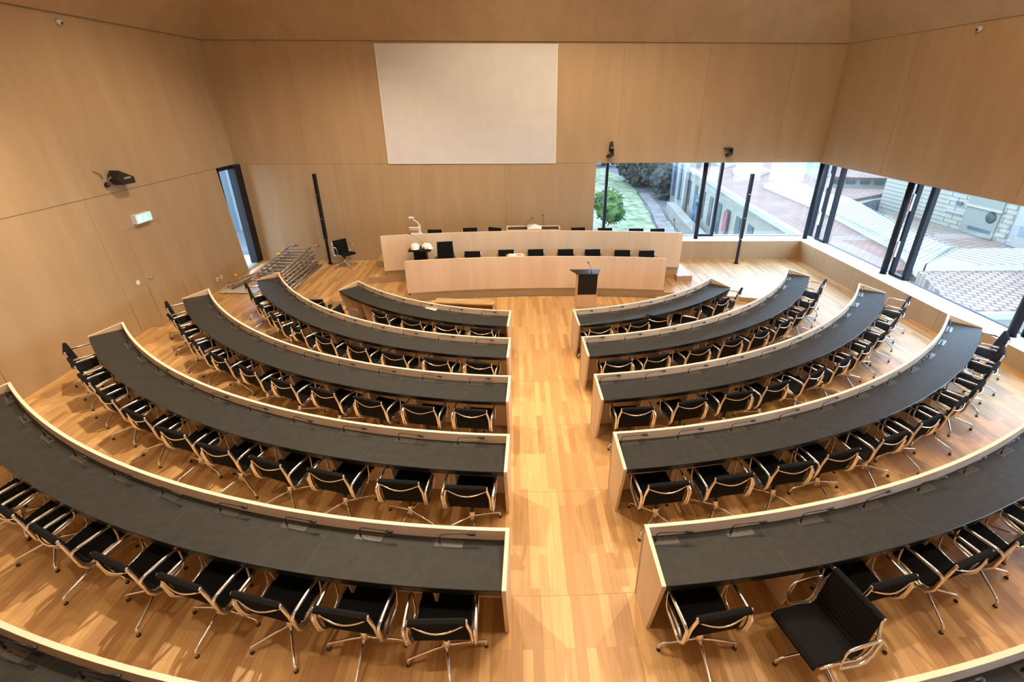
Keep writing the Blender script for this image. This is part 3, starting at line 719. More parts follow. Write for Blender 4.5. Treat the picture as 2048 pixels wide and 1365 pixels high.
CH = {(0, -1): [(-10.64, .72), (-17.17, .70), (-24.09, .71), (-31.58, .70), (-39.53, 1.12), (-46.58, 1.21)],
      (0, 1): [(10.12, .72), (17.79, .68), (22.02, .60), (32.1, .69), (38.73, .76), (45.81, .78)],
      (1, -1): [(-8.16, .74), (-13.45, .74), (-19.17, .75), (-24.67, .74), (-30.29, .76), (-36.28, .75), (-42.3, .75), (-47.3, .75), (-52.95, .75), (-58.39, .76)],
      (1, 1): [(8.6, .75), (13.74, .74), (19.64, .76), (25.14, .76), (30.4, .80), (35.89, .82), (40.8, .82), (46.24, .82), (51.81, .82), (57.0, .83)],
      (2, -1): [(-6.89, .74), (-11.32, .75), (-15.94, .75), (-20.55, .74), (-25.24, .77), (-29.98, .76), (-34.95, .77), (-39.72, .79), (-44.0, .79), (-49.31, .80), (-54.03, .80)],
      (2, 1): [(6.92, .77), (11.85, .76), (16.42, .77), (20.69, .78), (25.77, .79), (30.25, .80), (34.83, .80), (39.14, .80), (43.3, .81), (48.03, .86), (52.82, .92)],
      (3, -1): [(-5.48, .76), (-9.35, .75), (-13.76, .76), (-17.85, .77), (-21.79, .78), (-25.78, .77), (-30.08, .77), (-34.43, .79), (-38.6, .81), (-42.58, .82), (-46.19, .84)],
      (3, 1): [(5.79, .78), (9.69, .79), (13.77, .79), (17.34, .79), (21.79, .81), (25.75, .81), (29.71, .82), (33.62, .82), (37.97, .82), (41.92, .82), (45.75, .84)],
      (4, -1): [(-5.13, .78), (-8.58, .78), (-11.85, .78), (-15.18, .78), (-18.6, .79), (-22.57, .79), (-26.0, .79), (-29.6, .79)],
      (4, 1): [(4.93, .78), None, (11.82, .77), (15.74, .79), (19.2, .79), (22.8, .79)]}
TWIST = {(0, 1, 2): -45, (0, 1, 3): 36, (0, 1, 5): 10, (0, -1, 4): -60, (0, -1, 5): 50, (2, 1, 10): -8, (1, 1, 9): -8}
for (k, sd), lst in CH.items():
    for j, e in enumerate(lst):
        if e is None: continue
        a = R(e[0]); off = e[1]-.245
        tw = TWIST.get((k, sd, j), random.uniform(-5, 5))
        # hub sits .245 in front of the top of the back, along the facing direction
        tb = P2(RR[k]+e[1], a); rz = a+R(tw); x, y = tb[0]-math.sin(rz)*.245, tb[1]+math.cos(rz)*.245
        cspots.append((x, y, FL[k], rz, 'black ribbed swivel chair, %s from the aisle behind the %s desk on the %s' % (ORD[j], ROWN[k], 'left' if sd < 0 else 'right'),
                       'chairs behind the %s curved desk on the %s' % (ROWN[k], 'left' if sd < 0 else 'right')))
cspots.append((2.49, 2.43, FL[4], aim(-.97, -.24), 'black swivel chair pulled out and turned sideways in the right foreground', 'chairs behind the fifth curved desk on the right'))
cspots.append((-5.50, 14.66, FL[1], aim(.72, -.70), 'black swivel chair standing alone beside the slim column near the scaffolding', None))
for j, (x, y) in enumerate([(-1.29, 13.20), (-.31, 13.31), (.55, 13.33), (1.42, 13.30), (2.2, 13.26), (3.04, 13.16), (3.75, 13.08)]):
    cspots.append((x, y-.245, .195, PI+R(random.uniform(-4, 4)), 'black swivel chair, %s low back from the left behind the front podium desk' % ORD[j], 'low chairs behind the front podium desk'))
for j, (x, y) in enumerate([(-2.55, 14.42), (-1.45, 14.60), (-.79, 14.62), (1.94, 14.50), (2.74, 14.42), (3.69, 14.32), (4.37, 14.27)]):
    if x == -.79: rz = PI-R(24)
    else: rz = PI+R(random.uniform(-6, 6))
    cspots.append((x, y-.245, .53, rz, 'black swivel chair, %s from the left behind the rear podium desk' % ORD[j], 'chairs behind the rear podium desk'))
proto = None
for (x, y, z, rz, lb, gp) in cspots:
    if proto is None:
        proto = thing('swivel_chair', (x, y, z+.001), lb, 'chair', gp, rz); b = make_chair(proto); b.rotation_euler = (0, 0, random.uniform(0, PI/2)); kids_index(); c_ = proto
    else:
        c_ = copy_tree(proto); c_.location = (x, y, z+.001); c_.rotation_euler = (0, 0, rz); c_['label'] = lb
        if gp: c_['group'] = gp
        elif 'group' in c_: del c_['group']
    for ch in c_.children:
        if ch.name.startswith('swivel_base'): ch.rotation_euler = (0, 0, random.uniform(0, PI/2))
hi = thing('high_back_chair', (-2.08, 13.10, .196), 'black ribbed high-backed swivel chair standing taller behind the front podium desk', 'chair', None, PI+R(3))
make_chair(hi, 1.09)

# ------------------------------------------------------------------ podium desks
def podium(r, a0, a1, zb, zt, depth, zw, label, name='podium_desk'):
    am = (a0+a1)/2; o = (PCX+r*math.sin(am), PCY+r*math.cos(am), zb)
    root = thing(name, o, label, 'desk', 'podium desks')
    m_ = MB(o); m_.arc(PCX, PCY, [(r, zb), (r+PT, zb), (r+PT, zt-.004), (r, zt-.004)], a0, a1, 48, 'desk_wood', sgn=1)
    m_.arc(PCX, PCY, [(r, zt-.004), (r+PT, zt-.004), (r+PT, zt), (r, zt)], a0, a1, 48, 'desk_edge_wood', sgn=1); m_.build('front_panel', root)
    d = .04/r
    m_ = MB(o); m_.arc(PCX, PCY, [(r+PT, zw-.05), (r+depth, zw-.05), (r+depth, zw-.003), (r+PT, zw-.003)], a0+d, a1-d, 48, 'black_lacquer', sgn=1); m_.build('worktop', root)
    m_ = MB(o); m_.arc(PCX, PCY, [(r+PT, zw-.003), (r+depth-.003, zw-.003), (r+depth-.003, zw), (r+PT, zw)], a0+d, a1-d, 48, 'leather', sgn=1); m_.build('leather_top', root)
    for aa, s2 in ((a0, 1), (a1, -1)):
        tv = Vector((math.cos(aa), -math.sin(aa), 0))*PT*s2
        prof = [(r, zb), (r+depth*.75, zb), (r+depth, zw-.02), (r+depth, zw+.01), (r+PT, zt), (r, zt)]
        ring = [Vector((PCX+rr_*math.sin(aa), PCY+rr_*math.cos(aa), z)) for rr_, z in prof]
        m_ = MB(o); m_.sweep([ring, [p+tv for p in ring]], 'desk_wood'); m_.build('end_panel', root)
    return root
pd1 = podium(21.98, R(-9.2), R(9.25), .195, 1.12, .56, .955, 'low front podium desk, long curved pale wood front facing the hall')
pd2 = podium(23.11, R(-10.85), R(10.6), .50, 1.54, .62, 1.34, 'raised rear podium desk, longer curved pale wood front near the back wall')
# raised middle tray on the rear podium desk
o = (.48, 13.66, 1.43); rc = thing('raised_lectern_tray', o, 'raised wood-rimmed tray with dark top in the middle of the rear podium desk', 'lectern')
m_ = MB(o); m_.box(-.29, 1.25, 13.58, 13.92, 1.341, 1.56, 'desk_wood'); m_.box(-.30, -.28, 13.57, 13.93, 1.341, 1.59, 'desk_edge_wood'); m_.box(1.24, 1.26, 13.57, 13.93, 1.341, 1.59, 'desk_edge_wood'); m_.box(-.30, 1.26, 13.92, 13.94, 1.341, 1.59, 'desk_edge_wood'); m_.build('body', rc)
m_ = MB(o); m_.box(-.27, 1.23, 13.585, 13.915, 1.5605, 1.566, 'leather'); m_.build('leather_top', rc)
m_ = MB((.5, 13.62, 1.566)); q = (.5, 13.62)
m_.add([(.30, 13.60, 1.567), (.72, 13.59, 1.567), (.73, 13.84, 1.60), (.52, 13.86, 1.66), (.31, 13.84, 1.64), (.52, 13.6, 1.60), (.30, 13.60, 1.575), (.72, 13.59, 1.575)], [(0, 5, 3, 4), (5, 1, 2, 3), (0, 1, 5), (4, 3, 2, 1, 0)], 'paper')
single('paper_stack', m_, q, 'crumpled white paper sheets on the raised middle tray of the rear podium desk', 'paper')
def desk_mic(p, tip, label, name='gooseneck_microphone'):
    t = thing(name, p, label, 'microphone', 'podium microphones'); P = Vector(p); T = Vector(tip); mid = (P+T)/2+Vector((0, 0, .05))
    m_ = MB(p); m_.lathe([(.012, 0), (.012, .02), (.006, .04)], p, 'black_plastic', 10); m_.build('base', t)
    m_ = MB(p); m_.tube([P+Vector((0, 0, .03)), P+(mid-P)*.6+Vector((0, 0, .03)), mid, T], .005, 'black_plastic', 6, up=Vector((0, 1, 0))); m_.build('gooseneck', t)
    m_ = MB(p); m_.lathe([(.005, -.01), (.015, 0), (.016, .04), (.004, .06)], T, 'black_plastic', 10, axis=(T-mid)); m_.build('microphone_head', t)
desk_mic((.25, 13.75, 1.566), (.44, 13.78, 1.83), 'black gooseneck microphone leaning right over the paper on the rear podium desk')
desk_mic((.80, 13.72, 1.566), (.765, 13.78, 1.91), 'black upright gooseneck microphone right of the paper on the rear podium desk')
# second-row podium microphone by the window end
desk_mic((4.55, 13.25, 1.34), (4.50, 13.30, 1.86), 'thin gooseneck microphone at the window end of the rear podium desk')
# document camera
p = (-2.86, 13.60, 1.34); t = thing('document_camera', p, 'white document camera with a bent arm on the rear podium desk', 'document camera')
m_ = MB(p); m_.box(-3.10, -2.78, 13.42, 13.74, 1.341, 1.47, 'white_plastic'); m_.build('base', t)
m_ = MB(p); m_.box(-2.87, -2.845, 13.62, 13.66, 1.47, 1.70, 'white_plastic'); m_.box(-2.83, -2.805, 13.62, 13.66, 1.47, 1.72, 'white_plastic'); m_.build('post', t)
m_ = MB(p); m_.box(-3.14, -2.83, 13.60, 13.68, 1.625, 1.645, 'white_plastic'); m_.box(-3.12, -2.83, 13.60, 13.68, 1.575, 1.585, 'white_plastic'); m_.build('light_bar', t)
m_ = MB(p); m_.tube([(-2.83, 13.64, 1.71), (-2.86, 13.64, 1.77), (-2.93, 13.64, 1.83), (-2.99, 13.64, 1.85), (-2.99, 13.64, 1.91)], .016, 'white_plastic', 8, up=Vector((0, 1, 0))); m_.build('arm', t)
m_ = MB(p); m_.box(-3.11, -2.99, 13.58, 13.70, 1.915, 1.945, 'white_plastic'); m_.box(-3.10, -3.01, 13.59, 13.69, 1.82, 1.915, 'aluminium'); m_.build('camera_head', t)
# lectern behind the front podium desk, with two helmets
p = (-2.70, 12.88, .196); t = thing('lectern', p, 'black lectern holding two white helmets behind the left end of the front podium desk', 'lectern')
m_ = MB(p); m_.box(-2.90, -2.55, 12.80, 13.05, .197, 1.20, 'black_metal'); m_.build('body', t)
m_ = MB(p); m_.hexa([(-3.02, 12.66, 1.20), (-2.40, 12.66, 1.20), (-2.40, 13.10, 1.22), (-3.02, 13.10, 1.22), (-3.02, 12.66, 1.225), (-2.40, 12.66, 1.225), (-2.40, 13.10, 1.245), (-3.02, 13.10, 1.245)], 'black_metal'); m_.build('reading_top', t)
def helmet(x, y, z, rz, label):
    t = thing('safety_helmet', (x, y, z), label, 'helmet', 'white safety helmets', rz)
    rings = []
    for i in range(9):
        v = i/8*PI/2; rings.append([(math.cos(v)**.8*.150*math.cos(2*PI*k/20), math.cos(v)**.8*.130*math.sin(2*PI*k/20), .035+math.sin(v)*.115) for k in range(20)])
    rings[-1] = [(.003*math.cos(2*PI*k/20), .003*math.sin(2*PI*k/20), .15) for k in range(20)]
    m_ = MB(); m_.sweep([[(.152*math.cos(2*PI*k/20), .132*math.sin(2*PI*k/20), .006) for k in range(20)]]+rings, 'helmet_white', smooth=True); m_.build('shell', t)
    m_ = MB(); m_.sweep([[(-.135*math.cos(PI*(i/8-.5))*1.0 if 0 else (.135+.05*math.sin(PI*i/8)), -.115+.23*i/8, zz_) for zz_ in (.006, .016)]+[(.115, -.115+.23*i/8, .03)] for i in range(9)], 'helmet_white', smooth=True); m_.build('peak', t)
    m_ = MB(); m_.tube([(-.150*math.cos(PI*i/10), 0, .036+.118*math.sin(PI*i/10)) for i in range(0, 11)], .007, 'helmet_white', 6, up=Vector((0, 1, 0))); m_.build('ridge', t)
    for s in (-1, 1):
        m_ = MB(); m_.box(-.055, -.015, s*.126-.008, s*.126+.008, .02, .06, 'dark_mark'); m_.build('side_slot', t)
    return t
helmet(-2.85, 12.86, 1.242, R(-80), 'white safety helmet seen front on, the left of two on the black lectern')
helmet(-2.52, 12.86, 1.242, R(-20), 'white safety helmet turned sideways, the right of two on the black lectern')
desk_mic((-2.62, 13.06, 1.245), (-2.98, 13.02, 1.60), 'thin gooseneck microphone rising above the helmets on the black lectern')
# sheet on front podium desk
m_ = MB((-.08, 12.75, .955)); m_.box(-.30, .22, 12.45, 12.80, .956, 1.062, 'plywood', rz=R(3)); m_.box(-.24, .16, 12.50, 12.74, 1.0621, 1.10, 'paper', rz=R(3)); m_.box(-.02, .12, 12.55, 12.66, 1.1001, 1.103, 'paper_red', rz=R(3))
single('document_board', m_, 0, 'flat board with white and reddish papers on the front podium desk', 'board')
# lectern in the well
p = (1.80, 11.50, 0); t = thing('lectern', p, 'pale wood speaker lectern with a dark panel standing on the floor before the podium', 'lectern')
m_ = MB(p); m_.hexa([(1.53, 11.40, .002), (2.06, 11.40, .002), (2.06, 11.72, .002), (1.53, 11.72, .002), (1.50, 11.20, 1.034), (2.03, 11.20, 1.034), (2.03, 11.42, 1.05), (1.50, 11.42, 1.05)], 'desk_wood'); m_.build('body', t)
m_ = MB(p)
def fl(x, s): # point on the slanted front face; s from 0 bottom to 1 top
    return (1.53-.03*s+x, 11.40-.20*s-.006, .002+1.03*s)
m_.add([fl(.025, .40), fl(.515, .40), fl(.525, .99), fl(.035, .99)]+[tuple(Vector(q)+Vector((0, .02, 0))) for q in (fl(.025, .40), fl(.515, .40), fl(.525, .99), fl(.035, .99))],
       [(0, 1, 2, 3), (7, 6, 5, 4), (0, 4, 5, 1), (1, 5, 6, 2), (2, 6, 7, 3), (3, 7, 4, 0)], 'black_metal'); m_.build('front_inlay', t)
m_ = MB(p); m_.hexa([(1.50, 11.12, 1.035), (2.03, 11.12, 1.035), (2.12, 11.42, 1.055), (1.33, 11.42, 1.055), (1.50, 11.12, 1.05), (2.03, 11.12, 1.05), (2.12, 11.42, 1.07), (1.33, 11.42, 1.07)], 'black_lacquer'); m_.build('reading_top', t)
desk_mic((1.86, 11.20, 1.055), (1.80, 11.36, 1.25), 'small gooseneck microphone on the wooden lectern before the podium')
# wooden bench ramp left on the floor of the well
p = (-1.4, 11.50, 0); t = thing('wooden_step', p, 'low raw wood step box lying on the floor in front of the podium', 'step')
m_ = MB(p); m_.box(-2.20, -.60, 11.40, 11.68, .15, .18, 'plywood', rz=R(-8), ctr=(-1.4, 11.54)); m_.build('top_board', t)
m_ = MB(p); m_.box(-2.18, -.62, 11.64, 11.665, .002, .149, 'plywood', rz=R(-8), ctr=(-1.4, 11.54)); m_.build('back_board', t)
for x in (-2.18, -.64):
    m_ = MB(p); m_.box(x, x+.025, 11.41, 11.635, .002, .149, 'plywood', rz=R(-8), ctr=(-1.4, 11.54)); m_.build('side_board', t)
# paper on the front left desk, bag under it
L = ZT[0]-.116; m_ = MB((-1.90, 9.68, L)); m_.box(-2.03, -1.74, 9.57, 9.81, L+.001, L+.004, 'paper', rz=R(-32), ctr=(-1.88, 9.69))
single('paper_sheet', m_, 0, 'single white paper sheet lying on the front left curved desk', 'paper')
p = (-.50, 9.05, .0); t = thing('leather_bag', p, 'brown leather bag under the aisle end of the front left desk', 'bag')
m_ = MB(p); rings = []
for i in range(9):
    v = i/8; sx = .20*(1-.25*v*v)*(1 if v < .95 else .8); sy = .13*(1-.35*v)
    rings.append([(-.42+sx*math.copysign(abs(math.cos(q_))**.7, math.cos(q_)), 9.05+sy*math.copysign(abs(math.sin(q_))**.7, math.sin(q_)), .003+.40*v) for q_ in [2*PI*k_/20 for k_ in range(20)]])
m_.sweep(rings, 'brown_leather', smooth=True); m_.build('body', t)
m_ = MB(p); m_.tube([(-.56, 9.05, .40), (-.54, 9.04, .50), (-.42, 9.03, .55), (-.30, 9.04, .50), (-.28, 9.05, .40)], .012, 'brown_leather', 8, up=Vector((0, 1, 0))); m_.build('handle', t)
m_ = MB(p); m_.box(-.56, -.28, 8.90, 8.92, .18, .36, 'brown_leather'); m_.build('flap', t)

# ------------------------------------------------------------------ scaffolding pile
p = (-7.2, 13.6, .13)
m_ = MB(p); m_.prism([(-8.22, 12.45), (-6.36, 12.55), (-6.10, 14.82), (-8.2, 14.6)], .131, .155, 'plywood'); single('plywood_sheet', m_, 0, 'pale plywood sheet on the floor under the scaffolding pile', 'board')
m_ = MB(p); m_.prism([(-8.30, 12.40), (-7.30, 12.36), (-7.2, 12.9), (-8.30, 13.1)], .156, .160, 'sheet_plastic'); single('plastic_sheet', m_, 0, 'grey plastic protective sheet on the floor by the sockets', 'sheet')
def frame(x, y, z, rz, L_, W_, nr, label, tilt=0, rt=.030):
    t = thing('scaffold_ladder', (x, y, z), label, 'scaffold frame', 'stacked aluminium scaffold frames', rz); t.rotation_euler = (tilt, 0, rz)
    for s in (-1, 1):
        m_ = MB(); m_.tube([(s*W_/2, -L_/2, 0), (s*W_/2, L_/2, 0)], rt, 'aluminium', 10); m_.lathe([(.033, 0), (.033, .07)], (s*W_/2, -L_/2+.02, 0), 'orange_plastic', 10, axis=(0, 1, 0)); m_.build('rail', t)
    for i in range(nr):
        yy = -L_/2+L_*(i+.5)/nr; m_ = MB(); m_.tube([(-W_/2, yy, 0), (W_/2, yy, 0)], .024, 'tube_grey', 8); m_.build('rung', t)
    return t
frame(-6.93, 13.62, .70, R(1), 2.35, .70, 9, 'topmost ladder-like aluminium scaffold frame with many rungs on the pile', tilt=R(2))
frame(-6.90, 13.60, .60, R(0), 2.30, .70, 9, 'second ladder-like aluminium scaffold frame under the topmost one', tilt=R(1))
frame(-6.88, 13.58, .50, R(-1), 2.30, .70, 8, 'third aluminium scaffold frame down in the pile')
frame(-6.86, 13.60, .40, R(1), 2.25, .70, 8, 'fourth aluminium scaffold frame down in the pile')
frame(-6.84, 13.58, .30, R(-1), 2.25, .70, 8, 'fifth aluminium scaffold frame, near the bottom of the pile')
frame(-6.80, 13.60, .20, R(0), 2.25, .74, 8, 'lowest aluminium scaffold frame resting on the plywood')
TW = ['nearest the aisle', 'next to the outermost', 'in the middle', 'beside the frames']
for i, (x, z, dz, da) in enumerate([(-6.42, .19, .02, -6), (-6.36, .25, .05, -3), (-6.45, .31, .0, 2), (-6.40, .19, .0, 4), (-6.30, .185, .0, 0)]):
    c = Vector((x, 13.65, z)); d = Vector((math.sin(R(da)), math.cos(R(da)), dz)).normalized(); m_ = MB(c)
    m_.tube([c-d*1.05, c+d*1.05], .022, 'aluminium', 10); m_.lathe([(.028, 0), (.028, .05)], c-d*1.06, 'chrome', 10, axis=d)
    single('scaffold_tube', m_, 0, 'loose aluminium brace tube along the right edge of the scaffolding pile', 'tube', 'loose brace tubes beside the scaffold frames')
for i, (x, y, z, an) in enumerate([(-7.95, 13.00, .19, 20), (-8.02, 12.95, .24, 24), (-7.90, 12.95, .29, 16), (-8.00, 13.05, .34, 28)]):
    c = Vector((x, y, z)); d = Vector((math.sin(R(an)), math.cos(R(an)), 0)); m_ = MB(c); m_.tube([c-d*.35, c+d*.35], .024, 'aluminium', 10); m_.lathe([(.0245, 0), (.016, .001)], c-d*.352, 'dark_mark', 10, axis=d)
    single('short_tube', m_, 0, 'short aluminium tube end on the floor near the wall sockets', 'tube', 'short tube ends left of the pile')
for i, (x, y, z, lb) in enumerate([(-7.30, 14.10, .735, 'yellow plastic cap on the topmost scaffold frame'), (-8.15, 13.1, .42, 'yellow plastic cap near the left wall by the sockets'), (-7.55, 12.62, .25, 'yellow plastic cap low at the near end of the scaffolding pile')]):
    m_ = MB((x, y, z)); m_.lathe([(.045, -.03), (.045, .03), (.03, .04)], (x, y, z), 'yellow_plastic', 12, axis=(.6, .8, 0)); single('tube_cap', m_, 0, lb, 'cap', 'yellow caps on the scaffolding')
def coupler(x, y, z, label):
    t = thing('scaffold_coupler', (x, y, z), label, 'coupler', 'scaffold couplers'); o = (x, y, z)
    m_ = MB(o); m_.lathe([(.05, -.05), (.055, 0), (.05, .05)], o, 'aluminium', 10, axis=(1, .3, 0)); m_.build('clamp', t)
    m_ = MB(o); m_.tube([(x-.25, y-.1, z-.08), (x, y, z)], .018, 'aluminium', 8); m_.build('stub', t)
    m_ = MB(o); m_.lathe([(.04, 0), (.04, .05)], (x+.07, y+.02, z-.01), 'orange_plastic', 10, axis=(1, 0, .2)); m_.build('locking_ring', t)
coupler(-7.15, 14.85, .80, 'metal swivel coupler sticking up at the far end of the scaffolding pile, left')
coupler(-6.45, 14.85, .78, 'metal swivel coupler sticking up at the far end of the scaffolding pile, right')

# ------------------------------------------------------------------ outdoors
m_ = MB(); m_.box(-60, 110, 16.6, 170, -9.4, -9.0, 'asphalt'); m_.box(10.6, 110, -60, 16.6, -9.4, -9.0, 'asphalt'); m_.box(-60, -10, -20, 16.6, -9.4, -9.0, 'asphalt')
o = m_.build('ground', kind='structure')
# lawn mound: height field
def lawn_h(u, v): return -8.6+3.4*(1-u)**1.3*(1-(2*v-1)**2*.4)
NU, NV = 16, 24; V = []; Fc = []
edge = [(15.2, 44), (15.5, 50), (17.0, 60), (18.6, 72), (19.6, 80), (19.8, 92), (19.0, 104)]
def ed(v):
    t = v*(len(edge)-1); i = min(int(t), len(edge)-2); q = t-i; return (edge[i][0]+(edge[i+1][0]-edge[i][0])*q, edge[i][1]+(edge[i+1][1]-edge[i][1])*q)
for j in range(NV+1):
    ex, ey = ed(j/NV)
    for i in range(NU+1):
        u = i/NU; V.append((ex-(1-u)*26, ey-(1-u)*3+ .6*math.sin(i*1.3+j), lawn_h(u, j/NV)+.12*math.sin(3*i+2*j)))
for j in range(NV):
    for i in range(NU): a = j*(NU+1)+i; Fc.append((a, a+1, a+NU+2, a+NU+1))
m_ = MB(); m_.add(V, Fc, 'grass', smooth=True); m_.build('lawn', label='green grassy slope beyond the back window', category='lawn', kind='stuff')
def strip(name, pts, wd, z0, z1, mt, label, cat):
    L_, R_ = [], []
    for i, p_ in enumerate(pts):
        a = Vector(pts[max(i-1, 0)]); b = Vector(pts[min(i+1, len(pts)-1)]); d = (b-a).normalized(); nn = Vector((-d.y, d.x)); q = Vector(p_)
        L_.append(tuple(q+nn*wd/2)); R_.append(tuple(q-nn*wd/2))
    m_ = MB(); m_.prism(L_+R_[::-1], z0, z1, mt)
    return m_.build(name, label=label, category=cat)
strip('footpath', [(16.0, 40), (16.6, 50), (17.9, 58), (19.3, 66), (20.2, 76)], 1.5, -8.99, -8.75, 'gravel', 'pale gravel footpath curving along the grassy slope', 'path')
strip('grass_verge', [(16.55, 40), (17.55, 50), (18.55, 57)], .35, -8.99, -8.74, 'grass', 'narrow grass verge between the footpath and the stone wall', 'verge')
strip('stone_parapet', [(17.6, 37), (18.3, 44), (19.0, 52), (20.3, 62)], 1.1, -8.99, -7.4, 'stone_pale', 'long pale stone parapet between footpath and street', 'parapet')
def lumpy(name, c, r, mt, label, cat, seed, trunk=True, group=None, sq=1.0):
    rnd = random.Random(seed); t = thing(name, (c[0], c[1], c[2]), label, cat, group)
    m_ = MB(c); bm = bmesh.new()
    for k in range(9):
        a = rnd.uniform(0, 2*PI); q = Vector((math.cos(a)*r*.55*rnd.random(), math.sin(a)*r*.55*rnd.random(), r*(.9+rnd.uniform(-.45, .5))*sq))
        s0 = bmesh.ops.create_icosphere(bm, subdivisions=3, radius=r*rnd.uniform(.38, .58))
        for v in s0['verts']: v.co = v.co*(1+rnd.uniform(-.16, .16)); v.co.z *= sq; v.co += q
    bm.verts.index_update(); bm.normal_update()
    vl = [(v.co.copy(), v.normal.copy()) for v in bm.verts]
    for k in range(1500):
        q, nn = vl[rnd.randrange(len(vl))]; q = q+nn*r*rnd.uniform(.0, .10); sz = r*rnd.uniform(.035, .075)
        a = Vector((rnd.uniform(-1, 1), rnd.uniform(-1, 1), rnd.uniform(-1, 1))).normalized(); b = a.orthogonal().normalized()
        m_.add([Vector(c)+q-a*sz, Vector(c)+q+b*sz*.7, Vector(c)+q+a*sz, Vector(c)+q-b*sz*.7], [(0, 1, 2, 3)], mt)
    m_.add([Vector(c)+v.co for v in bm.verts], [tuple(v.index for v in f_.verts) for f_ in bm.faces], mt); bm.free()
    m_.build('foliage', t)
    if trunk:
        m_ = MB(c); m_.lathe([(r*.09, -.3*r), (r*.06, r*.6)], c, 'bark', 8); m_.build('trunk', t)
lumpy('bush', (9.6, 50.0, -7.4), 2.5, 'leaves_green', 'round dark green bush at the foot of the grassy slope', 'bush', 3, trunk=False, sq=.8)
TR = [((21.5, 84, -9), 6.0, 'leaves_grey', 'grey bare-looking tree at the top of the grassy slope'), ((24.0, 79, -9), 5.2, 'leaves_grey', 'grey bushy tree right of the slope top'),
      ((27.5, 92, -9), 6.5, 'leaves_dark', 'dark green tree at the top of the street'), ((31.0, 100, -9), 6.5, 'leaves_dark', 'dark green tree farthest along the street'),
      ((24.5, 74, -9), 3.6, 'leaves_dark', 'low dark tree where the footpath ends'), ((20.0, 112, -9), 7, 'leaves_green', 'green tree behind the slope top at the left'),
      ((26.5, 84, -9), 4.4, 'leaves_dark', 'dark tree in front of the street houses'), ((22.0, 72, -9), 2.6, 'leaves_grey', 'small grey shrub tree beside the footpath end')]
for i, (c, r, mt, lb) in enumerate(TR): lumpy('tree', c, r, mt, lb, 'tree', 11+i, group='trees at the end of the slope', sq=1.05)
# cathedral-side building: cream facade along the street, tiled roof with pale skylights
G1, G2, G3, G4 = Vector((23.1, 67.5)), Vector((19.8, 41.9)), Vector((18.5, 29.6)), Vector((17.9, 22.0))
o = (20, 45, -9); b1 = thing('street_building', o, 'long cream street building with tiled roof beyond the back window', 'building')
m_ = MB(o); m_.prism([(18.15, 23.0), tuple(G3), tuple(G2), tuple(G1), (32, 67.5), (27.8, 46), (25.8, 38), (23.6, 27), (23.8, 22.5)], -9, -3.35, 'render_cream'); m_.build('wall', b1)
m_ = MB(o); m_.prism([(17.9, 22.6), (18.1, 29.6), (19.4, 41.95), (22.7, 67.6), (23.2, 67.6), (19.9, 41.9), (18.6, 29.6), (18.4, 22.6)], -3.35, -3.0, 'trim_pale'); m_.build('gutter', b1)
m_ = MB(o); pts = [(18.4, 22.4), (18.6, 29.6), (19.9, 41.9), (23.2, 67.5), (33.0, 67.5), (28.2, 42.5), (23.0, 25.0), (22.0, 22.4)]
m_.prism(pts, -3.34, [-3.0, -3.0, -3.0, -3.0, -1.6, -2.2, -2.8, -3.0], 'roof_tiles'); m_.build('roof', b1)
m_ = MB(o); m_.prism([(24.5, 54.7), (28.6, 59.0), (27.6, 52.3), (23.9, 49.6)], -3.1, -2.15, 'white_metal_roof'); m_.build('skylight', b1)
m_ = MB(o); m_.prism([(25.5, 63.5), (29.8, 66.0), (29.0, 60.8), (25.2, 58.5)], -3.1, -2.05, 'white_metal_roof'); m_.build('skylight', b1)
m_ = MB(o); m_.prism([(23.3, 45.0), (26.5, 47.7), (27.9, 42.3), (26.3, 35.6), (23.9, 28.2), (23.5, 24.2), (19.9, 21.5), (21.4, 25.9), (22.4, 33.3)], -3.2, -2.35, 'white_metal_roof')
m_.prism([(19.9, 21.4), (23.5, 23.9), (44, 23.9), (44, 21.0)], -3.2, -2.36, 'white_metal_roof'); m_.build('metal_roof', b1)
m_ = MB(o)
for i in range(34):
    t_ = i/33; a = Vector((22.4-2.4*t_, 33.5-12*t_)); b = Vector((26.6-2.9*t_, 37.5-13.5*t_)); 
    if i: d = (b-a).normalized(); nn = Vector((-d.y, d.x))*.035; m_.prism([tuple(a-nn), tuple(b-nn), tuple(b+nn), tuple(a+nn)], -2.345, -2.32, 'roof_seam')
for i in range(40):
    x = 22.0+.55*i; m_.prism([(x-.03+.5, 21.2), (x+.03+.5, 21.2), (x+.03-.6, 23.85), (x-.03-.6, 23.85)], -2.355, -2.33, 'roof_seam')
m_.build('standing_seams', b1)
for i, t_ in enumerate((.06, .14, .22, .30, .38, .46, .55, .64, .74, .84)):
    q = G3+(G1-G3)*t_ if t_ > .3 else G3+(G2-G3)*(t_/.32)
    q = G2+(G1-G2)*((t_-.32)/.68) if t_ > .32 else q
    m_ = MB(o); x, y = q; m_.box(x-.10, x+.12, y-.55, y+.55, -7.6, -4.6, 'window_dark', rz=-.09); m_.build('window', b1)
for i, (x, y, za, zb) in enumerate(((19.75, 44.0, -6.7, -4.7), (21.35, 56.2, -9.0, -5.4), (22.2, 62.4, -8.5, -5.5))):
    m_ = MB((x, y, zb)); m_.box(x-.05, x, y-.42, y+.42, za, zb, ('banner_red', 'banner_blue', 'banner_blue')[i])
    m_.box(x-.05, x+.45, y-.02, y+.02, zb, zb+.05, 'slate_blue')
    single('street_banner', m_, 0, ('narrow red vertical banner on the cream street facade', 'blue vertical banner on the cream facade, nearer one', 'blue vertical banner on the cream facade, farther one')[i], 'banner')
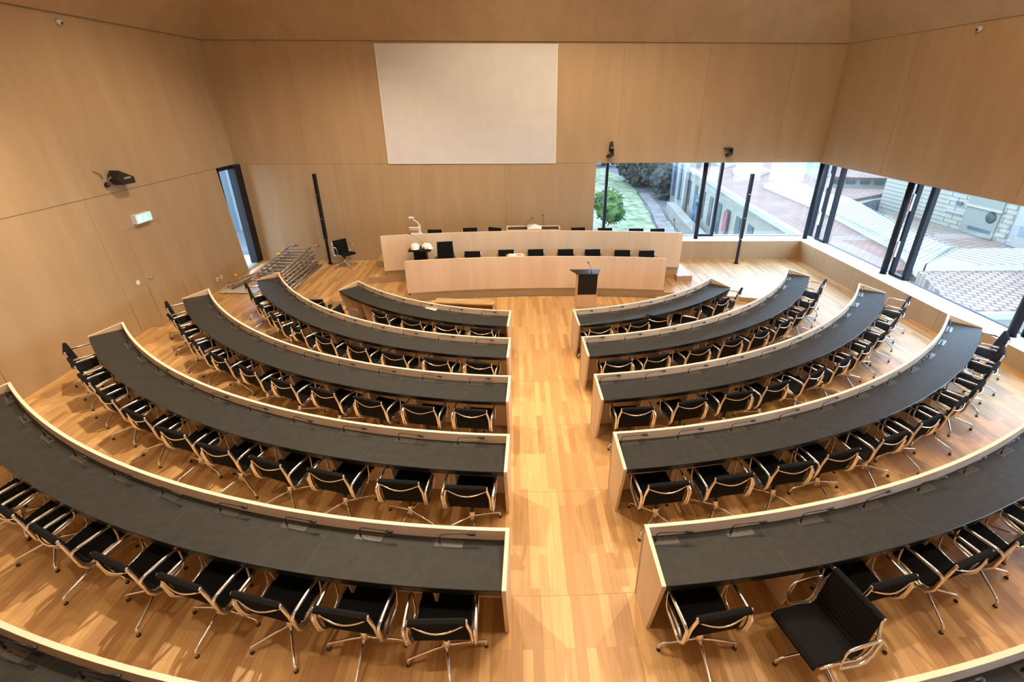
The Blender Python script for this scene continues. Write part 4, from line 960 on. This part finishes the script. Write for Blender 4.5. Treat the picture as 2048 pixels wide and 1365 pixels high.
# porch tower at the far end of the street
o = (24, 60, -9); b2 = thing('town_house', o, 'tall pale house with white corner columns at the far end of the street', 'building')
m_ = MB(o); m_.prism([(22.0, 62), (22.6, 70), (31, 70), (30, 62)], -9, -1.0, 'render_grey'); m_.build('wall', b2)
m_ = MB(o); m_.box(21.7, 22.1, 61.8, 62.4, -9, -.6, 'trim_pale'); m_.box(22.3, 22.7, 66, 66.6, -9, -.6, 'trim_pale'); m_.build('corner_column', b2)
for y in (63.2, 65, 68):
    m_ = MB(o); m_.box(22.0, 22.35, y-.35, y+.35, -7.6, -3, 'slate_blue'); m_.build('window', b2)
# near lattice-tiled roof under the right-hand window
o = (24, 19, -9); b3 = thing('near_building', o, 'nearest neighbour building with lattice-tiled roof below the right window', 'building')
m_ = MB(o); m_.prism([(18.4, 17.5), (19.8, 21.2), (46, 21.2), (46, 17.3)], -9, -3.3, 'render_cream'); m_.prism([(17.0, 14.6), (17.0, 16.9), (46, 16.7), (46, 13)], -9, -4.6, 'render_cream'); m_.build('wall', b3)
m_ = MB(o); m_.prism([(18.2, 17.4), (19.6, 21.4), (46, 21.0), (46, 17.1)], -3.3, [-3.0, -2.7, -2.7, -3.0], 'roof_tiles_near'); m_.build('roof', b3)
m_ = MB(o); m_.prism([(18.0, 17.15), (18.2, 17.45), (46, 17.15), (46, 16.85)], -3.32, -3.05, 'trim_pale'); m_.build('gutter', b3)
# far tiled wing
o = (28, 29, -9); b4 = thing('rear_wing', o, 'lattice-tiled roof wing in front of the carved cream facade', 'building')
m_ = MB(o); m_.prism([(26.4, 33.6), (24.0, 24.3), (30.8, 22.0), (30.8, 38.0)], -9, -3.75, 'render_cream'); m_.build('wall', b4)
m_ = MB(o); m_.prism([(26.3, 33.7), (24.2, 25.0), (24.5, 24.2), (30.95, 22.0), (30.95, 38.0)], -3.8, [-3.0, -3.0, -3.0, -3.62, -3.55], 'roof_tiles_near'); m_.build('roof', b4)
m_ = MB(o); m_.prism([(26.1, 33.8), (24.0, 25.0), (24.2, 24.9), (26.3, 33.6)], -3.4, -2.95, 'trim_pale'); m_.build('gutter', b4)
o = (34, 30, -9); b5 = thing('carved_facade_building', o, 'tall cream building with grooved stone and a carved grey panel at the upper right', 'building')
m_ = MB(o); m_.box(31.1, 44, 12, 40, -9, 4.5, 'facade_cream'); m_.build('wall', b5)
m_ = MB(o)
for i in range(20): m_.box(31.07, 31.10, 12, 40, -3.5+i*.30, -3.475+i*.30, 'render_grey')
for i in range(9):
    for j in range(10): m_.box(31.07, 31.10, 22+j*1.2+(.6 if i % 2 else 0), 22.03+j*1.2+(.6 if i % 2 else 0), -3.5+i*.30, -3.2+i*.30, 'render_grey')
m_.build('stone_joints', b5)
m_ = MB(o); m_.box(31.0, 31.1, 29.4, 31.9, -3.5, 2.0, 'panel_grey'); m_.box(30.9, 31.0, 29.3, 32.0, -1.75, -1.60, 'facade_cream'); m_.build('carved_panel', b5)
m_ = MB(o); m_.lathe([(.38, 0), (.30, .06), (.15, .09), (.01, .10)], (31.0, 29.95, -2.15), 'leaves_grey', 18, axis=(-1, 0, 0)); m_.build('carved_shield', b5)
m_ = MB(o); m_.box(30.98, 31.1, 29.6, 31.3, -3.2, -2.98, 'panel_dark'); m_.build('carved_scroll', b5)
m_ = MB(o); m_.box(31.02, 31.1, 32.35, 32.85, -1.88, -1.62, 'window_dark'); m_.build('window', b5)
m_ = MB(o); m_.box(30.98, 31.1, 31.9, 33.4, -2.45, -2.30, 'trim_pale'); m_.build('ledge', b5)
m_ = MB((31, 28, -2)); m_.box(31.0, 31.06, 24.5, 28.45, -3.5, -1.0, 'trim_pale'); m_.box(30.98, 31.0, 28.40, 28.45, -3.5, -1.0, 'roof_seam'); m_.box(30.98, 31.0, 24.9, 27.9, -2.8, -2.2, 'roof_seam'); m_.box(30.98, 31.0, 25.2, 27.5, -1.9, -1.5, 'panel_grey'); single('facade_banner', m_, 0, 'large pale printed banner at the right end of the cream facade', 'banner')
# clerestory building straight out of the corner
o = (32, 42, -9); b6 = thing('clerestory_building', o, 'low building with two tiled roofs and a band of small windows beyond the corner', 'building')
m_ = MB(o); m_.prism([(28.6, 38.8), (26.2, 37.6), (28.4, 46), (32.2, 60), (46, 60), (46, 41), (30.9, 40.4)], -9, -3.0, 'render_grey'); m_.build('wall', b6)
m_ = MB(o); m_.prism([(24.5, 37.1), (29.9, 40.3), (34.5, 42.4), (28.9, 43.7)], -3.0, [-2.75, -2.75, -2.55, -2.55], 'roof_tiles'); m_.build('roof', b6)
m_ = MB(o); m_.prism([(29.3, 44.9), (36.5, 43.0), (40, 50), (33, 52)], -3.0, -1.75, 'facade_cream'); m_.build('clerestory', b6)
for i in range(6):
    u = (i+.3)/6.4; x, y = 29.3+7.2*u, 44.9-1.9*u; m_ = MB(o); m_.box(x, x+.75, y-.25, y+.02, -2.25, -1.98, 'window_dark', rz=-.257); m_.build('window', b6)
m_ = MB(o); m_.prism([(28.9, 44.6), (36.9, 42.6), (42, 51), (34, 53)], -1.75, [-1.65, -1.65, -.6, -.6], 'roof_tiles'); m_.build('upper_roof', b6)
# pale block outside the slit window
o = (-33, 56, -9); b7 = thing('concrete_block_building', o, 'pale blue-grey stepped concrete facade seen through the slit window', 'building')
m_ = MB(o); m_.box(-40, -34, 40, 80, -9, 4, 'stone_white'); m_.box(-34, -32.5, 55.5, 80, -9, 4, 'stone_blue'); m_.build('wall', b7)
for i in range(5):
    m_ = MB(o); m_.box(-34, -33.8, 50, 55.5, -6.5+i*1.0, -6.2+i*1.0, 'stone_blue'); m_.build('ledge', b7)
# street lamp by the wall
o = (17.6, 46.0, -9); t = thing('street_lamp', o, 'thin street lamp in front of the pale stone wall', 'lamp')
m_ = MB(o); m_.lathe([(.05, -9), (.035, -4.6)], (o[0], o[1], 0), 'slate_blue', 8); m_.build('pole', t)
m_ = MB(o); m_.lathe([(.08, -4.6), (.18, -4.2), (.16, -4.1), (.02, -3.95)], (o[0], o[1], 0), 'slate_blue', 10); m_.build('lantern', t)
